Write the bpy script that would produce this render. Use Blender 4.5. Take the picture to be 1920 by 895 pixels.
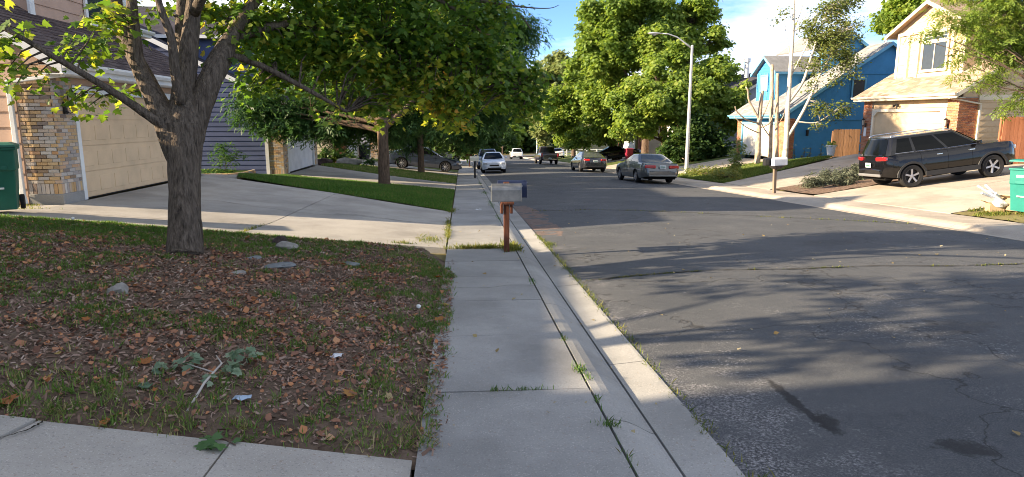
import bpy, math, random
import numpy as np
from mathutils import Vector, Matrix

for o in list(bpy.data.objects): bpy.data.objects.remove(o)
SC = bpy.context.scene
COL = SC.collection
R = math.radians
rng = random.Random(7)
NR = np.random.default_rng(11)

# ------------------------------------------------------------------ camera
cam_d = bpy.data.cameras.new('camera'); cam = bpy.data.objects.new('camera', cam_d); COL.objects.link(cam)
cam_d.sensor_fit = 'HORIZONTAL'; cam_d.sensor_width = 36.0; cam_d.lens = 36.0*1230/1920
cam_d.clip_start = .05; cam_d.clip_end = 3000
CAM_YAW, CAM_PITCH = 4.35, 10.23
cam.location = (0, 0, 1.65)
cam.rotation_euler = (R(90-CAM_PITCH), 0, R(-CAM_YAW))
SC.camera = cam

# ------------------------------------------------------------------ sky, sun, exposure
SUN_EL, SUN_AZ = 20.0, 6.5            # elevation; degrees the sun stands towards -Y from due -X
sdir = Vector((-math.cos(R(SUN_EL))*math.cos(R(SUN_AZ)), -math.cos(R(SUN_EL))*math.sin(R(SUN_AZ)), math.sin(R(SUN_EL))))
world = bpy.data.worlds.new('World'); SC.world = world; world.use_nodes = True
wn, wl = world.node_tree.nodes, world.node_tree.links
wn.clear()
w_out = wn.new('ShaderNodeOutputWorld'); w_bg = wn.new('ShaderNodeBackground'); w_bg.inputs['Strength'].default_value = .092
sky = wn.new('ShaderNodeTexSky'); sky.sky_type = 'NISHITA'; sky.sun_disc = False
sky.sun_elevation = R(SUN_EL); sky.sun_rotation = math.atan2(sdir.x, sdir.y)
sky.altitude = 1800; sky.air_density = .7; sky.dust_density = .05; sky.ozone_density = 4.0
w_tc = wn.new('ShaderNodeTexCoord'); w_map = wn.new('ShaderNodeMapping')
w_map.inputs['Scale'].default_value = (1.0, 1.0, 3.6)
w_map.inputs['Location'].default_value = (-2.194, 2.085, 1.583)
w_n = wn.new('ShaderNodeTexNoise'); w_n.inputs['Scale'].default_value = 2.6; w_n.inputs['Detail'].default_value = 9; w_n.inputs['Roughness'].default_value = .56
w_r = wn.new('ShaderNodeValToRGB')
w_r.color_ramp.elements[0].position = .44; w_r.color_ramp.elements[0].color = (0, 0, 0, 1)
w_r.color_ramp.elements[1].position = .60; w_r.color_ramp.elements[1].color = (.9, .9, .9, 1)
w_mix = wn.new('ShaderNodeMixRGB'); w_mix.inputs[2].default_value = (5.3, 5.25, 5.3, 1)
wl.new(w_tc.outputs['Generated'], w_map.inputs['Vector']); wl.new(w_map.outputs['Vector'], w_n.inputs['Vector'])
wl.new(w_n.outputs['Fac'], w_r.inputs['Fac']); wl.new(w_r.outputs['Color'], w_mix.inputs['Fac'])
wl.new(sky.outputs['Color'], w_mix.inputs[1]); wl.new(w_mix.outputs['Color'], w_bg.inputs['Color'])
wl.new(w_bg.outputs['Background'], w_out.inputs['Surface'])

sun_d = bpy.data.lights.new('sun', 'SUN'); sun_d.energy = 5.0; sun_d.angle = R(.55); sun_d.color = (1.0, .81, .57)
sun = bpy.data.objects.new('sun', sun_d); COL.objects.link(sun)
sun.rotation_euler = sdir.to_track_quat('Z', 'Y').to_euler()
sun.location = sdir*60

SC.view_settings.view_transform = 'Standard'; SC.view_settings.look = 'None'
SC.view_settings.gamma = 1; SC.view_settings.exposure = 1.8; SC.view_settings.use_curve_mapping = False
SC.render.engine = 'CYCLES'
SC.cycles.use_denoising = True; SC.cycles.filter_width = 1.0
SC.cycles.max_bounces = 4; SC.cycles.diffuse_bounces = 2; SC.cycles.glossy_bounces = 2; SC.cycles.transmission_bounces = 4; SC.cycles.transparent_max_bounces = 6
SC.cycles.sample_clamp_indirect = 6

# ------------------------------------------------------------------ terrain (metres; street runs along +Y, falls 4.2 %)
def st(y):
    y = np.asarray(y, float)
    f = np.clip((y-100)/40, 0, 1)
    yy = np.minimum(y, 100)
    return -.042*yy - .042*40*(f - f*f/2)*1.0 + np.clip(y-140, 0, None)*.012
PL = np.array([(-40, 1.6), (-6, .62), (8, .45), (12.6, .05), (21, .03), (28.3, -.68), (36.8, -.74), (43.6, -1.15), (51, -1.25), (60, -1.85), (68, -1.95), (80, -2.7), (100, -3.5), (120, -4.5), (140, -5.04), (1600, 12.48)])
PR = np.array([(-40, 2.0), (12, .5), (20, .2), (25.5, -.1), (33.6, -.12), (37.5, -.62), (45, -.66), (51, -1.1), (59, -1.25), (66, -1.7), (74, -1.9), (90, -2.6), (110, -3.6), (130, -4.8), (140, -5.04), (1600, 12.48)])
XL, XR = -.27, 12.1                   # inner edges of the two pavements
def terr(x, y):
    x = np.asarray(x, float); y = np.asarray(y, float); s = st(y)
    sl = np.clip((XL-x)/7.4, 0, 1); sr = np.clip((x-XR)/8.2, 0, 1)
    pl = np.interp(y, PL[:, 0], PL[:, 1]); pr = np.interp(y, PR[:, 0], PR[:, 1])
    z = np.where(x < XL, s*(1-sl)+pl*sl, np.where(x > XR, s*(1-sr)+pr*sr, s))
    dip = np.interp(x, [.86, 1.17, 1.45, 3.4, 5.9, 8.4, 10.3, 10.58, 10.9], [0, -.105, -.085, -.045, -.03, -.045, -.085, -.105, 0])
    return z + np.where((x > .86) & (x < 10.9), dip, 0)
def tz(x, y): return float(terr(x, y))

# ------------------------------------------------------------------ value noise for placing things
def vnoise(x, y, seed=0):
    x = np.asarray(x, float); y = np.asarray(y, float)
    xi = np.floor(x).astype(int); yi = np.floor(y).astype(int); xf = x-xi; yf = y-yi
    def h(a, b):
        n = (a*374761393+b*668265263+seed*974711) & 0x7fffffff
        n = ((n ^ (n >> 13))*1274126177) & 0x7fffffff
        return ((n ^ (n >> 16)) & 0xffff)/65535.0
    u = xf*xf*(3-2*xf); v = yf*yf*(3-2*yf)
    return (h(xi, yi)*(1-u)+h(xi+1, yi)*u)*(1-v)+(h(xi, yi+1)*(1-u)+h(xi+1, yi+1)*u)*v
def fbm(x, y, seed=0): return .5*vnoise(x, y, seed)+.3*vnoise(2.1*x, 2.1*y, seed+1)+.2*vnoise(4.3*x, 4.3*y, seed+2)

# ------------------------------------------------------------------ materials
MATS = {}
def ramp(nt, stops):
    r = nt.nodes.new('ShaderNodeValToRGB'); e = r.color_ramp.elements
    while len(e) < len(stops): e.new(.5)
    for k, (p, c) in enumerate(stops): e[k].position = p; e[k].color = (*c, 1)
    return r
def surf(name, stops, scale=3., detail=6., rough=.85, bump=.0, bscale=60., bdist=.01, spec=.3, rnd=0., attr=False, metal=0., stretch=(1, 1, 1), world=False, speck=None, translucent=0., coat=0., rough_var=0., dist=0.):
    if name in MATS: return MATS[name]
    m = bpy.data.materials.new(name); m.use_nodes = True; MATS[name] = m
    nt = m.node_tree; b = nt.nodes['Principled BSDF']; L = nt.links
    if isinstance(stops[0], (int, float)): stops = [(.3, tuple(c*.9 for c in stops)), (.7, tuple(min(1, c*1.1) for c in stops))]
    tc = nt.nodes.new('ShaderNodeTexCoord'); mp = nt.nodes.new('ShaderNodeMapping'); mp.inputs['Scale'].default_value = stretch
    if world:
        g = nt.nodes.new('ShaderNodeNewGeometry'); L.new(g.outputs['Position'], mp.inputs['Vector'])
    else: L.new(tc.outputs['Object'], mp.inputs['Vector'])
    n = nt.nodes.new('ShaderNodeTexNoise'); n.inputs['Scale'].default_value = scale; n.inputs['Detail'].default_value = detail; n.inputs['Roughness'].default_value = .6; n.inputs['Distortion'].default_value = dist
    L.new(mp.outputs['Vector'], n.inputs['Vector'])
    r = ramp(nt, stops)
    if attr:
        a = nt.nodes.new('ShaderNodeAttribute'); a.attribute_name = 'rnd'
        L.new(a.outputs['Fac'], r.inputs['Fac'])
    else: L.new(n.outputs['Fac'], r.inputs['Fac'])
    c = r.outputs['Color']
    if speck:                                   # (scale, threshold, colour, amount)
        v = nt.nodes.new('ShaderNodeTexNoise'); v.inputs['Scale'].default_value = speck[0]; v.inputs['Detail'].default_value = 1.
        L.new(mp.outputs['Vector'], v.inputs['Vector'])
        vr = ramp(nt, [(speck[1], (0, 0, 0)), (min(1, speck[1]+.06), (speck[3],)*3)]); L.new(v.outputs['Fac'], vr.inputs['Fac'])
        mx = nt.nodes.new('ShaderNodeMixRGB'); mx.inputs[2].default_value = (*speck[2], 1)
        L.new(vr.outputs['Color'], mx.inputs['Fac']); L.new(c, mx.inputs[1]); c = mx.outputs['Color']
    if rnd:
        oi = nt.nodes.new('ShaderNodeObjectInfo'); mr = nt.nodes.new('ShaderNodeMapRange')
        mr.inputs['To Min'].default_value = 1-rnd; mr.inputs['To Max'].default_value = 1+rnd
        L.new(oi.outputs['Random'], mr.inputs['Value'])
        hs = nt.nodes.new('ShaderNodeHueSaturation'); L.new(mr.outputs['Result'], hs.inputs['Value']); L.new(c, hs.inputs['Color']); c = hs.outputs['Color']
    L.new(c, b.inputs['Base Color'])
    b.inputs['Roughness'].default_value = rough; b.inputs['Metallic'].default_value = metal
    b.inputs['Specular IOR Level'].default_value = spec
    if coat: b.inputs['Coat Weight'].default_value = coat; b.inputs['Coat Roughness'].default_value = .03
    if rough_var:
        mr = nt.nodes.new('ShaderNodeMapRange'); mr.inputs['To Min'].default_value = rough-rough_var; mr.inputs['To Max'].default_value = rough+rough_var
        L.new(n.outputs['Fac'], mr.inputs['Value']); L.new(mr.outputs['Result'], b.inputs['Roughness'])
    if bump:
        bn = nt.nodes.new('ShaderNodeTexNoise'); bn.inputs['Scale'].default_value = bscale; bn.inputs['Detail'].default_value = 5
        L.new(mp.outputs['Vector'], bn.inputs['Vector'])
        bu = nt.nodes.new('ShaderNodeBump'); bu.inputs['Strength'].default_value = bump; bu.inputs['Distance'].default_value = bdist
        L.new(bn.outputs['Fac'], bu.inputs['Height']); L.new(bu.outputs['Normal'], b.inputs['Normal'])
    if translucent:
        t = nt.nodes.new('ShaderNodeBsdfTranslucent'); mxs = nt.nodes.new('ShaderNodeMixShader'); mxs.inputs['Fac'].default_value = translucent
        hs = nt.nodes.new('ShaderNodeHueSaturation'); hs.inputs['Value'].default_value = 1.5; hs.inputs['Saturation'].default_value = 1.1; hs.inputs['Hue'].default_value = .485
        L.new(c, hs.inputs['Color']); L.new(hs.outputs['Color'], t.inputs['Color'])
        L.new(b.outputs['BSDF'], mxs.inputs[1]); L.new(t.outputs['BSDF'], mxs.inputs[2])
        L.new(mxs.outputs['Shader'], nt.nodes['Material Output'].inputs['Surface'])
    return m
def plain(name, c, rough=.6, spec=.4, metal=0., coat=0., bump=0., bscale=80, bdist=.004, rnd=0.):
    return surf(name, c, 6, 4, rough, bump, bscale, bdist, spec, rnd, metal=metal, coat=coat)
def emit_free_glass(name, c=(.012, .014, .016), rough=.06, spec=.6): return plain(name, c, rough, spec)

# ------------------------------------------------------------------ mesh helpers
def new_obj(name, me, m=None, parent=None):
    o = bpy.data.objects.new(name, me); COL.objects.link(o)
    if m and me is not None and not me.materials: me.materials.append(m)
    if parent: o.parent = parent
    return o
def tag(o, label=None, cat=None, group=None, kind=None):
    if label: o['label'] = label
    if cat: o['category'] = cat
    if group: o['group'] = group
    if kind: o['kind'] = kind
    return o
def empty(name, loc=(0, 0, 0), rz=0, label=None, cat=None, group=None):
    o = bpy.data.objects.new(name, None); COL.objects.link(o); o.location = loc; o.rotation_euler = (0, 0, rz); o.empty_display_size = .2
    return tag(o, label, cat, group)
def copy_tree(o, parent=None):
    c = o.copy(); COL.objects.link(c)
    if parent: c.parent = parent
    for ch in list(o.children): copy_tree(ch, c)
    return c
class MB:
    def __init__(s): s.v = []; s.f = []; s.r = None
    def quad(s, a, b, c, d):
        n = len(s.v); s.v += [tuple(a), tuple(b), tuple(c), tuple(d)]; s.f.append((n, n+1, n+2, n+3)); return s
    def poly(s, pts):
        n = len(s.v); s.v += [tuple(p) for p in pts]; s.f.append(tuple(range(n, n+len(pts)))); return s
    def box(s, x0, x1, y0, y1, z0, z1):
        return s.hexa([(x0, y0, z0), (x1, y0, z0), (x1, y1, z0), (x0, y1, z0), (x0, y0, z1), (x1, y0, z1), (x1, y1, z1), (x0, y1, z1)])
    def hexa(s, p):
        n = len(s.v); s.v += [tuple(q) for q in p]
        for f in ((3, 2, 1, 0), (4, 5, 6, 7), (0, 1, 5, 4), (1, 2, 6, 5), (2, 3, 7, 6), (3, 0, 4, 7)): s.f.append(tuple(n+i for i in f))
        return s
    def obox(s, c, size, M3=None):                # oriented box
        hx, hy, hz = size[0]/2, size[1]/2, size[2]/2; c = Vector(c)
        P = [(-hx, -hy, -hz), (hx, -hy, -hz), (hx, hy, -hz), (-hx, hy, -hz), (-hx, -hy, hz), (hx, -hy, hz), (hx, hy, hz), (-hx, hy, hz)]
        return s.hexa([c+((M3 @ Vector(p)) if M3 else Vector(p)) for p in P])
    def prism(s, pts, d):                         # polygon swept by the vector d
        n = len(s.v); k = len(pts); d = Vector(d)
        s.v += [tuple(p) for p in pts]+[tuple(Vector(p)+d) for p in pts]
        s.f.append(tuple(range(n+k-1, n-1, -1))); s.f.append(tuple(range(n+k, n+2*k)))
        for i in range(k):
            j = (i+1) % k; s.f.append((n+i, n+j, n+k+j, n+k+i))
        return s
    def tube(s, pts, rad, n=8, cap=True, wob=0., rnd=None):
        pts = [Vector(p) for p in pts]; k = len(pts)
        if isinstance(rad, (int, float)): rad = [rad]*k
        t0 = (pts[1]-pts[0]).normalized(); up = Vector((0, 0, 1)) if abs(t0.z) < .9 else Vector((1, 0, 0))
        u = t0.cross(up).normalized(); base = len(s.v)
        for i in range(k):
            t = (pts[min(i+1, k-1)]-pts[max(i-1, 0)]).normalized()
            u = (u-t*u.dot(t)).normalized(); w = t.cross(u)
            for j in range(n):
                a = 2*math.pi*j/n; r = rad[i]*(1+(wob*(rnd or rng).uniform(-1, 1) if wob else 0))
                s.v.append(tuple(pts[i]+u*math.cos(a)*r+w*math.sin(a)*r))
        for i in range(k-1):
            for j in range(n):
                j2 = (j+1) % n; s.f.append((base+i*n+j, base+i*n+j2, base+(i+1)*n+j2, base+(i+1)*n+j))
        if cap: s.f.append(tuple(base+j for j in range(n-1, -1, -1))); s.f.append(tuple(base+(k-1)*n+j for j in range(n)))
        return s
    def lathe(s, prof, c=(0, 0, 0), axis='z', n=16, cap=True):      # prof: (radius, height)
        base = len(s.v); k = len(prof)
        for r, h in prof:
            for j in range(n):
                a = 2*math.pi*j/n; p = (r*math.cos(a), r*math.sin(a), h)
                if axis == 'y': p = (p[0], p[2], -p[1])
                if axis == 'x': p = (p[2], p[0], p[1])
                s.v.append((c[0]+p[0], c[1]+p[1], c[2]+p[2]))
        for i in range(k-1):
            for j in range(n):
                j2 = (j+1) % n; s.f.append((base+i*n+j, base+i*n+j2, base+(i+1)*n+j2, base+(i+1)*n+j))
        if cap and prof[0][0] > 1e-4: s.f.append(tuple(base+j for j in range(n-1, -1, -1)))
        if cap and prof[-1][0] > 1e-4: s.f.append(tuple(base+(k-1)*n+j for j in range(n)))
        return s
    def grid(s, P):                               # P[i][j] points
        base = len(s.v); a, b = len(P), len(P[0])
        for row in P: s.v += [tuple(p) for p in row]
        for i in range(a-1):
            for j in range(b-1): s.f.append((base+i*b+j, base+i*b+j+1, base+(i+1)*b+j+1, base+(i+1)*b+j))
        return s
    def mesh(s, name, smooth=False, m=None):
        me = bpy.data.meshes.new(name); me.from_pydata(s.v, [], s.f); me.validate(); me.update()
        if smooth: me.polygons.foreach_set('use_smooth', [True]*len(me.polygons))
        if s.r is not None and len(s.r) == len(me.vertices):
            a = me.attributes.new('rnd', 'FLOAT', 'POINT'); a.data.foreach_set('value', s.r)
        if m: me.materials.append(m)
        return me
    def build(s, name, m, parent=None, smooth=False, bevel=0., seg=2, auto=0):
        o = new_obj(name, s.mesh(name, smooth), m, parent)
        if bevel:
            b = o.modifiers.new('bevel', 'BEVEL'); b.width = bevel; b.segments = seg; b.limit_method = 'ANGLE'; b.angle_limit = R(40)
        if auto: o.data.set_sharp_from_angle(angle=R(auto))
        return o
def np_mesh(name, V, F, k, m, rnd=None, smooth=False):
    """V (n,3) float, F (f,k) int: a mesh whose faces all have k corners"""
    me = bpy.data.meshes.new(name)
    V = np.ascontiguousarray(V, np.float32); F = np.ascontiguousarray(F, np.int32)
    me.vertices.add(len(V)); me.vertices.foreach_set('co', V.ravel())
    me.loops.add(F.size); me.loops.foreach_set('vertex_index', F.ravel())
    me.polygons.add(len(F)); me.polygons.foreach_set('loop_start', np.arange(0, F.size, k, dtype=np.int32))
    if smooth: me.polygons.foreach_set('use_smooth', np.ones(len(F), bool))
    me.update(calc_edges=True)
    if rnd is not None:
        a = me.attributes.new('rnd', 'FLOAT', 'POINT'); a.data.foreach_set('value', np.ascontiguousarray(rnd, np.float32))
    if m: me.materials.append(m)
    return me
def scatter(tv, tf, pos, rot, scl):
    """copies of a template (tv verts, tf faces (f,k)); rot (n,3,3), pos (n,3), scl (n,)"""
    tv = np.asarray(tv, float); tf = np.asarray(tf, int); n = len(pos)
    V = np.einsum('nij,kj->nki', rot, tv)*np.asarray(scl).reshape(n, 1, -1)+np.asarray(pos)[:, None, :]
    F = tf[None]+(np.arange(n)*len(tv))[:, None, None]
    return V.reshape(-1, 3), F.reshape(-1, tf.shape[1])
def frames(nrm, spin):
    """rotation matrices whose z axis is nrm, turned by spin about it"""
    nrm = nrm/np.linalg.norm(nrm, axis=1, keepdims=True)
    a = np.where(np.abs(nrm[:, 2:3]) < .95, np.array([[0, 0, 1.]]), np.array([[1., 0, 0]]))
    x = np.cross(a, nrm); x /= np.linalg.norm(x, axis=1, keepdims=True); y = np.cross(nrm, x)
    c, s_ = np.cos(spin)[:, None], np.sin(spin)[:, None]
    X = x*c+y*s_; Y = -x*s_+y*c
    return np.stack([X, Y, nrm], axis=2)
# ================================================================== GROUND, ROAD, PAVEMENTS
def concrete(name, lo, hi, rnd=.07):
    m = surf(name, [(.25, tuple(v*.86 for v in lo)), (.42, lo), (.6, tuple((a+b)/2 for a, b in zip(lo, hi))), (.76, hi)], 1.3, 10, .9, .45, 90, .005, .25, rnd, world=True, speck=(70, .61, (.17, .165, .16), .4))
    # pale and rusty flecks of aggregate, and broad water stains
    nt = m.node_tree; L = nt.links; b = nt.nodes['Principled BSDF']; src = b.inputs['Base Color'].links[0].from_socket; mp = [n for n in nt.nodes if n.type == 'MAPPING'][0]
    for sc, det, st_, col in ((105, 1, [(.63, (0, 0, 0)), (.7, (.5, .5, .5))], (.62, .58, .52)), (48, 1, [(.68, (0, 0, 0)), (.74, (.5, .5, .5))], (.26, .17, .12)), (.55, 9, [(.47, (0, 0, 0)), (.66, (.6, .6, .6))], tuple(v*.58 for v in lo))):
        n = nt.nodes.new('ShaderNodeTexNoise'); n.inputs['Scale'].default_value = sc; n.inputs['Detail'].default_value = det; n.inputs['Roughness'].default_value = .65; L.new(mp.outputs['Vector'], n.inputs['Vector'])
        r = ramp(nt, st_); L.new(n.outputs['Fac'], r.inputs['Fac']); x = nt.nodes.new('ShaderNodeMixRGB'); x.inputs[2].default_value = (*col, 1)
        L.new(r.outputs['Color'], x.inputs['Fac']); L.new(src, x.inputs[1]); src = x.outputs['Color']
    L.new(src, b.inputs['Base Color']); return m
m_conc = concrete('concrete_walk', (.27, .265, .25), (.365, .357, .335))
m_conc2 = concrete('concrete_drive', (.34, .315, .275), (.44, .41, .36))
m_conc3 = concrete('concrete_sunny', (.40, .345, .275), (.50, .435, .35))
m_curb = concrete('concrete_curb', (.29, .283, .262), (.38, .37, .345))
m_soil = surf('soil', [(.3, (.07, .048, .035)), (.5, (.135, .096, .068)), (.72, (.21, .155, .112))], 5, 10, .95, .9, 30, .03, .1, world=True)
m_dry = surf('dry_ground', [(.3, (.13, .115, .045)), (.55, (.2, .17, .075)), (.75, (.28, .235, .12))], .35, 9, .95, .8, 6, .05, .1, world=True)
m_turf = surf('turf_soil', [(.3, (.03, .05, .012)), (.55, (.055, .085, .02)), (.8, (.1, .11, .04))], 3, 9, .95, .9, 25, .03, .1, world=True)
m_mulch = surf('mulch', [(.3, (.08, .055, .04)), (.5, (.16, .11, .08)), (.7, (.3, .22, .17))], 14, 8, .95, 1., 30, .03, .1, world=True)

def asphalt():
    m = bpy.data.materials.new('asphalt'); m.use_nodes = True; nt = m.node_tree; N = nt.nodes; L = nt.links; b = N['Principled BSDF']
    g = N.new('ShaderNodeNewGeometry'); sx = N.new('ShaderNodeSeparateXYZ'); L.new(g.outputs['Position'], sx.inputs[0])
    def noise(sc, det=6, ro=.6, dist=0., vec=None):
        n = N.new('ShaderNodeTexNoise'); n.inputs['Scale'].default_value = sc; n.inputs['Detail'].default_value = det; n.inputs['Roughness'].default_value = ro; n.inputs['Distortion'].default_value = dist
        L.new(vec or g.outputs['Position'], n.inputs['Vector']); return n.outputs['Fac']
    def rp(fac, stops): r = ramp(nt, stops); L.new(fac, r.inputs['Fac']); return r.outputs['Color']
    def mixc(f, a, bb, t='MIX'):
        x = N.new('ShaderNodeMixRGB'); x.blend_type = t
        for i, v in ((0, f), (1, a), (2, bb)):
            if isinstance(v, (int, float)): x.inputs[i].default_value = v
            elif isinstance(v, tuple): x.inputs[i].default_value = (*v, 1)
            else: L.new(v, x.inputs[i])
        return x.outputs['Color']
    def math2(op, a, bb):
        x = N.new('ShaderNodeMath'); x.operation = op
        for i, v in enumerate((a, bb)):
            if isinstance(v, (int, float)): x.inputs[i].default_value = v
            else: L.new(v, x.inputs[i])
        return x.outputs[0]
    def mr(v, a, bb, c, d):
        x = N.new('ShaderNodeMapRange'); L.new(v, x.inputs['Value'])
        for k, q in zip(('From Min', 'From Max', 'To Min', 'To Max'), (a, bb, c, d)): x.inputs[k].default_value = q
        return x.outputs['Result']
    base = rp(noise(.7, 9, .65), [(.3, (.05, .055, .061)), (.5, (.07, .074, .078)), (.72, (.094, .096, .097))])
    base = mixc(rp(noise(120, 3, .75), [(.5, (0, 0, 0)), (.66, (.7, .7, .7))]), base, (.19, .188, .186))
    base = mixc(rp(noise(150, 2), [(.3, (.8, .8, .8)), (.46, (0, 0, 0))]), base, (.022, .022, .024))
    # worn patches where the stones show, mostly along the near gutter
    edge = mr(sx.outputs['X'], 1.45, 2.7, .15, -.05); near = mr(sx.outputs['Y'], 2.8, 9., .06, -.06)
    patch = math2('ADD', math2('ADD', noise(1.9, 10, .72, .5), edge), near)
    pm = rp(patch, [(.57, (0, 0, 0)), (.72, (.85, .85, .85))])
    stones = rp(noise(58, 3, .75), [(.42, (.04, .04, .042)), (.52, (.14, .137, .137)), (.64, (.35, .34, .34))])
    base = mixc(pm, base, stones)
    # pale flecks scattered in clusters, dark oil stains, mottling
    fm = rp(noise(.8, 5, .6, .3), [(.5, (0, 0, 0)), (.62, (1, 1, 1))]); fl = rp(noise(34, 4, .8), [(.57, (0, 0, 0)), (.64, (.85, .85, .85))])
    base = mixc(math2('MULTIPLY', fm, fl), base, (.36, .35, .34))
    base = mixc(rp(noise(2.6, 8, .7), [(.56, (0, 0, 0)), (.74, (.5, .5, .5))]), base, (.038, .038, .04))
    def stain(cx, cy, ang, a, bb, amt):
        dx = math2('SUBTRACT', sx.outputs['X'], cx); dy = math2('SUBTRACT', sx.outputs['Y'], cy); c_, s_ = math.cos(ang), math.sin(ang)
        u = math2('DIVIDE', math2('ADD', math2('MULTIPLY', dx, c_), math2('MULTIPLY', dy, s_)), a); v = math2('DIVIDE', math2('SUBTRACT', math2('MULTIPLY', dy, c_), math2('MULTIPLY', dx, s_)), bb)
        d = math2('ADD', math2('SQRT', math2('ADD', math2('MULTIPLY', u, u), math2('MULTIPLY', v, v)), 0), math2('MULTIPLY', math2('SUBTRACT', noise(9, 8, .75), .5), 2.6))
        return rp(d, [(.6, (amt,)*3), (1.15, (0, 0, 0))])
    for q in ((2.24, 4.05, 1.53, .55, .05, .85), (2.27, 3.7, 1.4, .2, .08, .85), (2.84, 3.27, -.55, .2, .11, .8), (4.6, 5.6, .3, .5, .25, .35), (6.5, 11, .4, .8, .4, .3)): base = mixc(stain(*q), base, (.02, .019, .019))
    # fine cracks
    wob = N.new('ShaderNodeVectorMath'); wob.operation = 'ADD'; nn = N.new('ShaderNodeTexNoise'); nn.inputs['Scale'].default_value = 1.6; nn.inputs['Detail'].default_value = 6
    L.new(g.outputs['Position'], nn.inputs['Vector']); sc = N.new('ShaderNodeVectorMath'); sc.operation = 'SCALE'; sc.inputs['Scale'].default_value = 1.4
    L.new(nn.outputs['Color'], sc.inputs[0]); L.new(g.outputs['Position'], wob.inputs[0]); L.new(sc.outputs[0], wob.inputs[1])
    v = N.new('ShaderNodeTexVoronoi'); v.feature = 'DISTANCE_TO_EDGE'; v.inputs['Scale'].default_value = .42; L.new(wob.outputs[0], v.inputs['Vector'])
    crack = rp(v.outputs['Distance'], [(.0, (.8, .8, .8)), (.003, (.45, .45, .45)), (.007, (0, 0, 0))])
    base = mixc(crack, base, (.018, .017, .016))
    L.new(base, b.inputs['Base Color']); b.inputs['Roughness'].default_value = .88; b.inputs['Specular IOR Level'].default_value = .3
    h = mixc(.5, noise(150, 3), noise(60, 4)); h = mixc(crack, h, (0., 0., 0.))
    bu = N.new('ShaderNodeBump'); bu.inputs['Strength'].default_value = .9; bu.inputs['Distance'].default_value = .01
    L.new(h, bu.inputs['Height']); L.new(bu.outputs['Normal'], b.inputs['Normal'])
    return m
m_asph = asphalt()

def sheet(name, xs, ys, dz, m, parent=None, rough=0., mask=None, seed=3, smooth=True, zmod=None):
    X, Y = np.meshgrid(np.asarray(xs, float), np.asarray(ys, float), indexing='ij')
    Z = terr(X, Y)+dz
    if zmod: Z = Z+zmod(X, Y)
    elif rough: Z = Z+rough*(fbm(X*2.2, Y*2.2, seed)-.5)
    V = np.stack([X, Y, Z], -1).reshape(-1, 3); a, b = X.shape
    i, j = np.meshgrid(np.arange(a-1), np.arange(b-1), indexing='ij'); q = (i*b+j).ravel()
    F = np.stack([q, q+b, q+b+1, q+1], 1)
    if mask is not None:
        c = V[F].mean(1); F = F[mask(c[:, 0], c[:, 1])]
    return new_obj(name, np_mesh(name, V, F, 4, m, smooth=smooth), None, parent)

# base ground sheet to the horizon (a little under everything paved)
gx = np.unique(np.concatenate([np.linspace(-900, -60, 15), np.linspace(-60, -9, 35), np.linspace(-9, 14, 47), np.linspace(14, 24, 21), np.linspace(24, 80, 30), np.linspace(80, 900, 15)]))
gy = np.unique(np.concatenate([np.linspace(-400, -20, 12), np.linspace(-20, 90, 150), np.linspace(90, 180, 60), np.linspace(180, 1500, 24)]))
ground = tag(sheet('ground', gx, gy, -.10, m_dry), kind='structure')

# road
ys = np.unique(np.concatenate([np.linspace(-14, 30, 110), np.linspace(30, 118, 110)]))
road = tag(sheet('road', np.linspace(1.4, 10.35, 38), ys, 0.0, m_asph, rough=.012), kind='structure')
cross = tag(sheet('cross_road', np.linspace(-70, 90, 80), np.linspace(117.5, 127, 8), .03, m_asph), kind='structure')

def slab(name, P, nx, ny, m, parent, top=0., thick=.12, gap=.007, tilt=.004, zf=None):
    """one paving slab: corners P (4 xy points, in order), draped on the terrain"""
    P = [np.array(p, float) for p in P]; cen = sum(P)/4
    Q = [p+(cen-p)/np.linalg.norm(cen-p)*gap*1.4 for p in P]
    t = [rng.uniform(-tilt, tilt) for _ in range(4)]
    top_ = []; 
    for i in range(nx+1):
        row = []
        for j in range(ny+1):
            u, v = i/nx, j/ny
            p = (Q[0]*(1-u)+Q[1]*u)*(1-v)+(Q[3]*(1-u)+Q[2]*u)*v
            z = (zf or tz)(p[0], p[1])+top+(t[0]*(1-u)+t[1]*u)*(1-v)+(t[3]*(1-u)+t[2]*u)*v
            row.append((p[0], p[1], z))
        top_.append(row)
    b = MB(); b.grid(top_)
    ring = [top_[i][0] for i in range(nx+1)]+[top_[nx][j] for j in range(1, ny+1)]+[top_[i][ny] for i in range(nx-1, -1, -1)]+[top_[0][j] for j in range(ny-1, 0, -1)]
    k = len(ring)
    for i in range(k):
        a, c = ring[i], ring[(i+1) % k]; e = .006
        b.quad(a, (a[0], a[1], a[2]-thick), (c[0], c[1], c[2]-thick), c)
    return b.build(name, m, parent)
def paved(parent, P, m, n, mat_, top=.012, res=.8, zf=None):
    P = [np.array(p, float) for p in P]
    def at(u, v): return (P[0]*(1-u)+P[1]*u)*(1-v)+(P[3]*(1-u)+P[2]*u)*v
    for i in range(m):
        for j in range(n):
            c = [at(i/m, j/n), at((i+1)/m, j/n), at((i+1)/m, (j+1)/n), at(i/m, (j+1)/n)]
            nx = max(1, int(np.linalg.norm(c[1]-c[0])/res)); ny = max(1, int(np.linalg.norm(c[2]-c[1])/res))
            slab('slab', c, nx, ny, mat_, parent, top, zf=zf)

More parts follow.
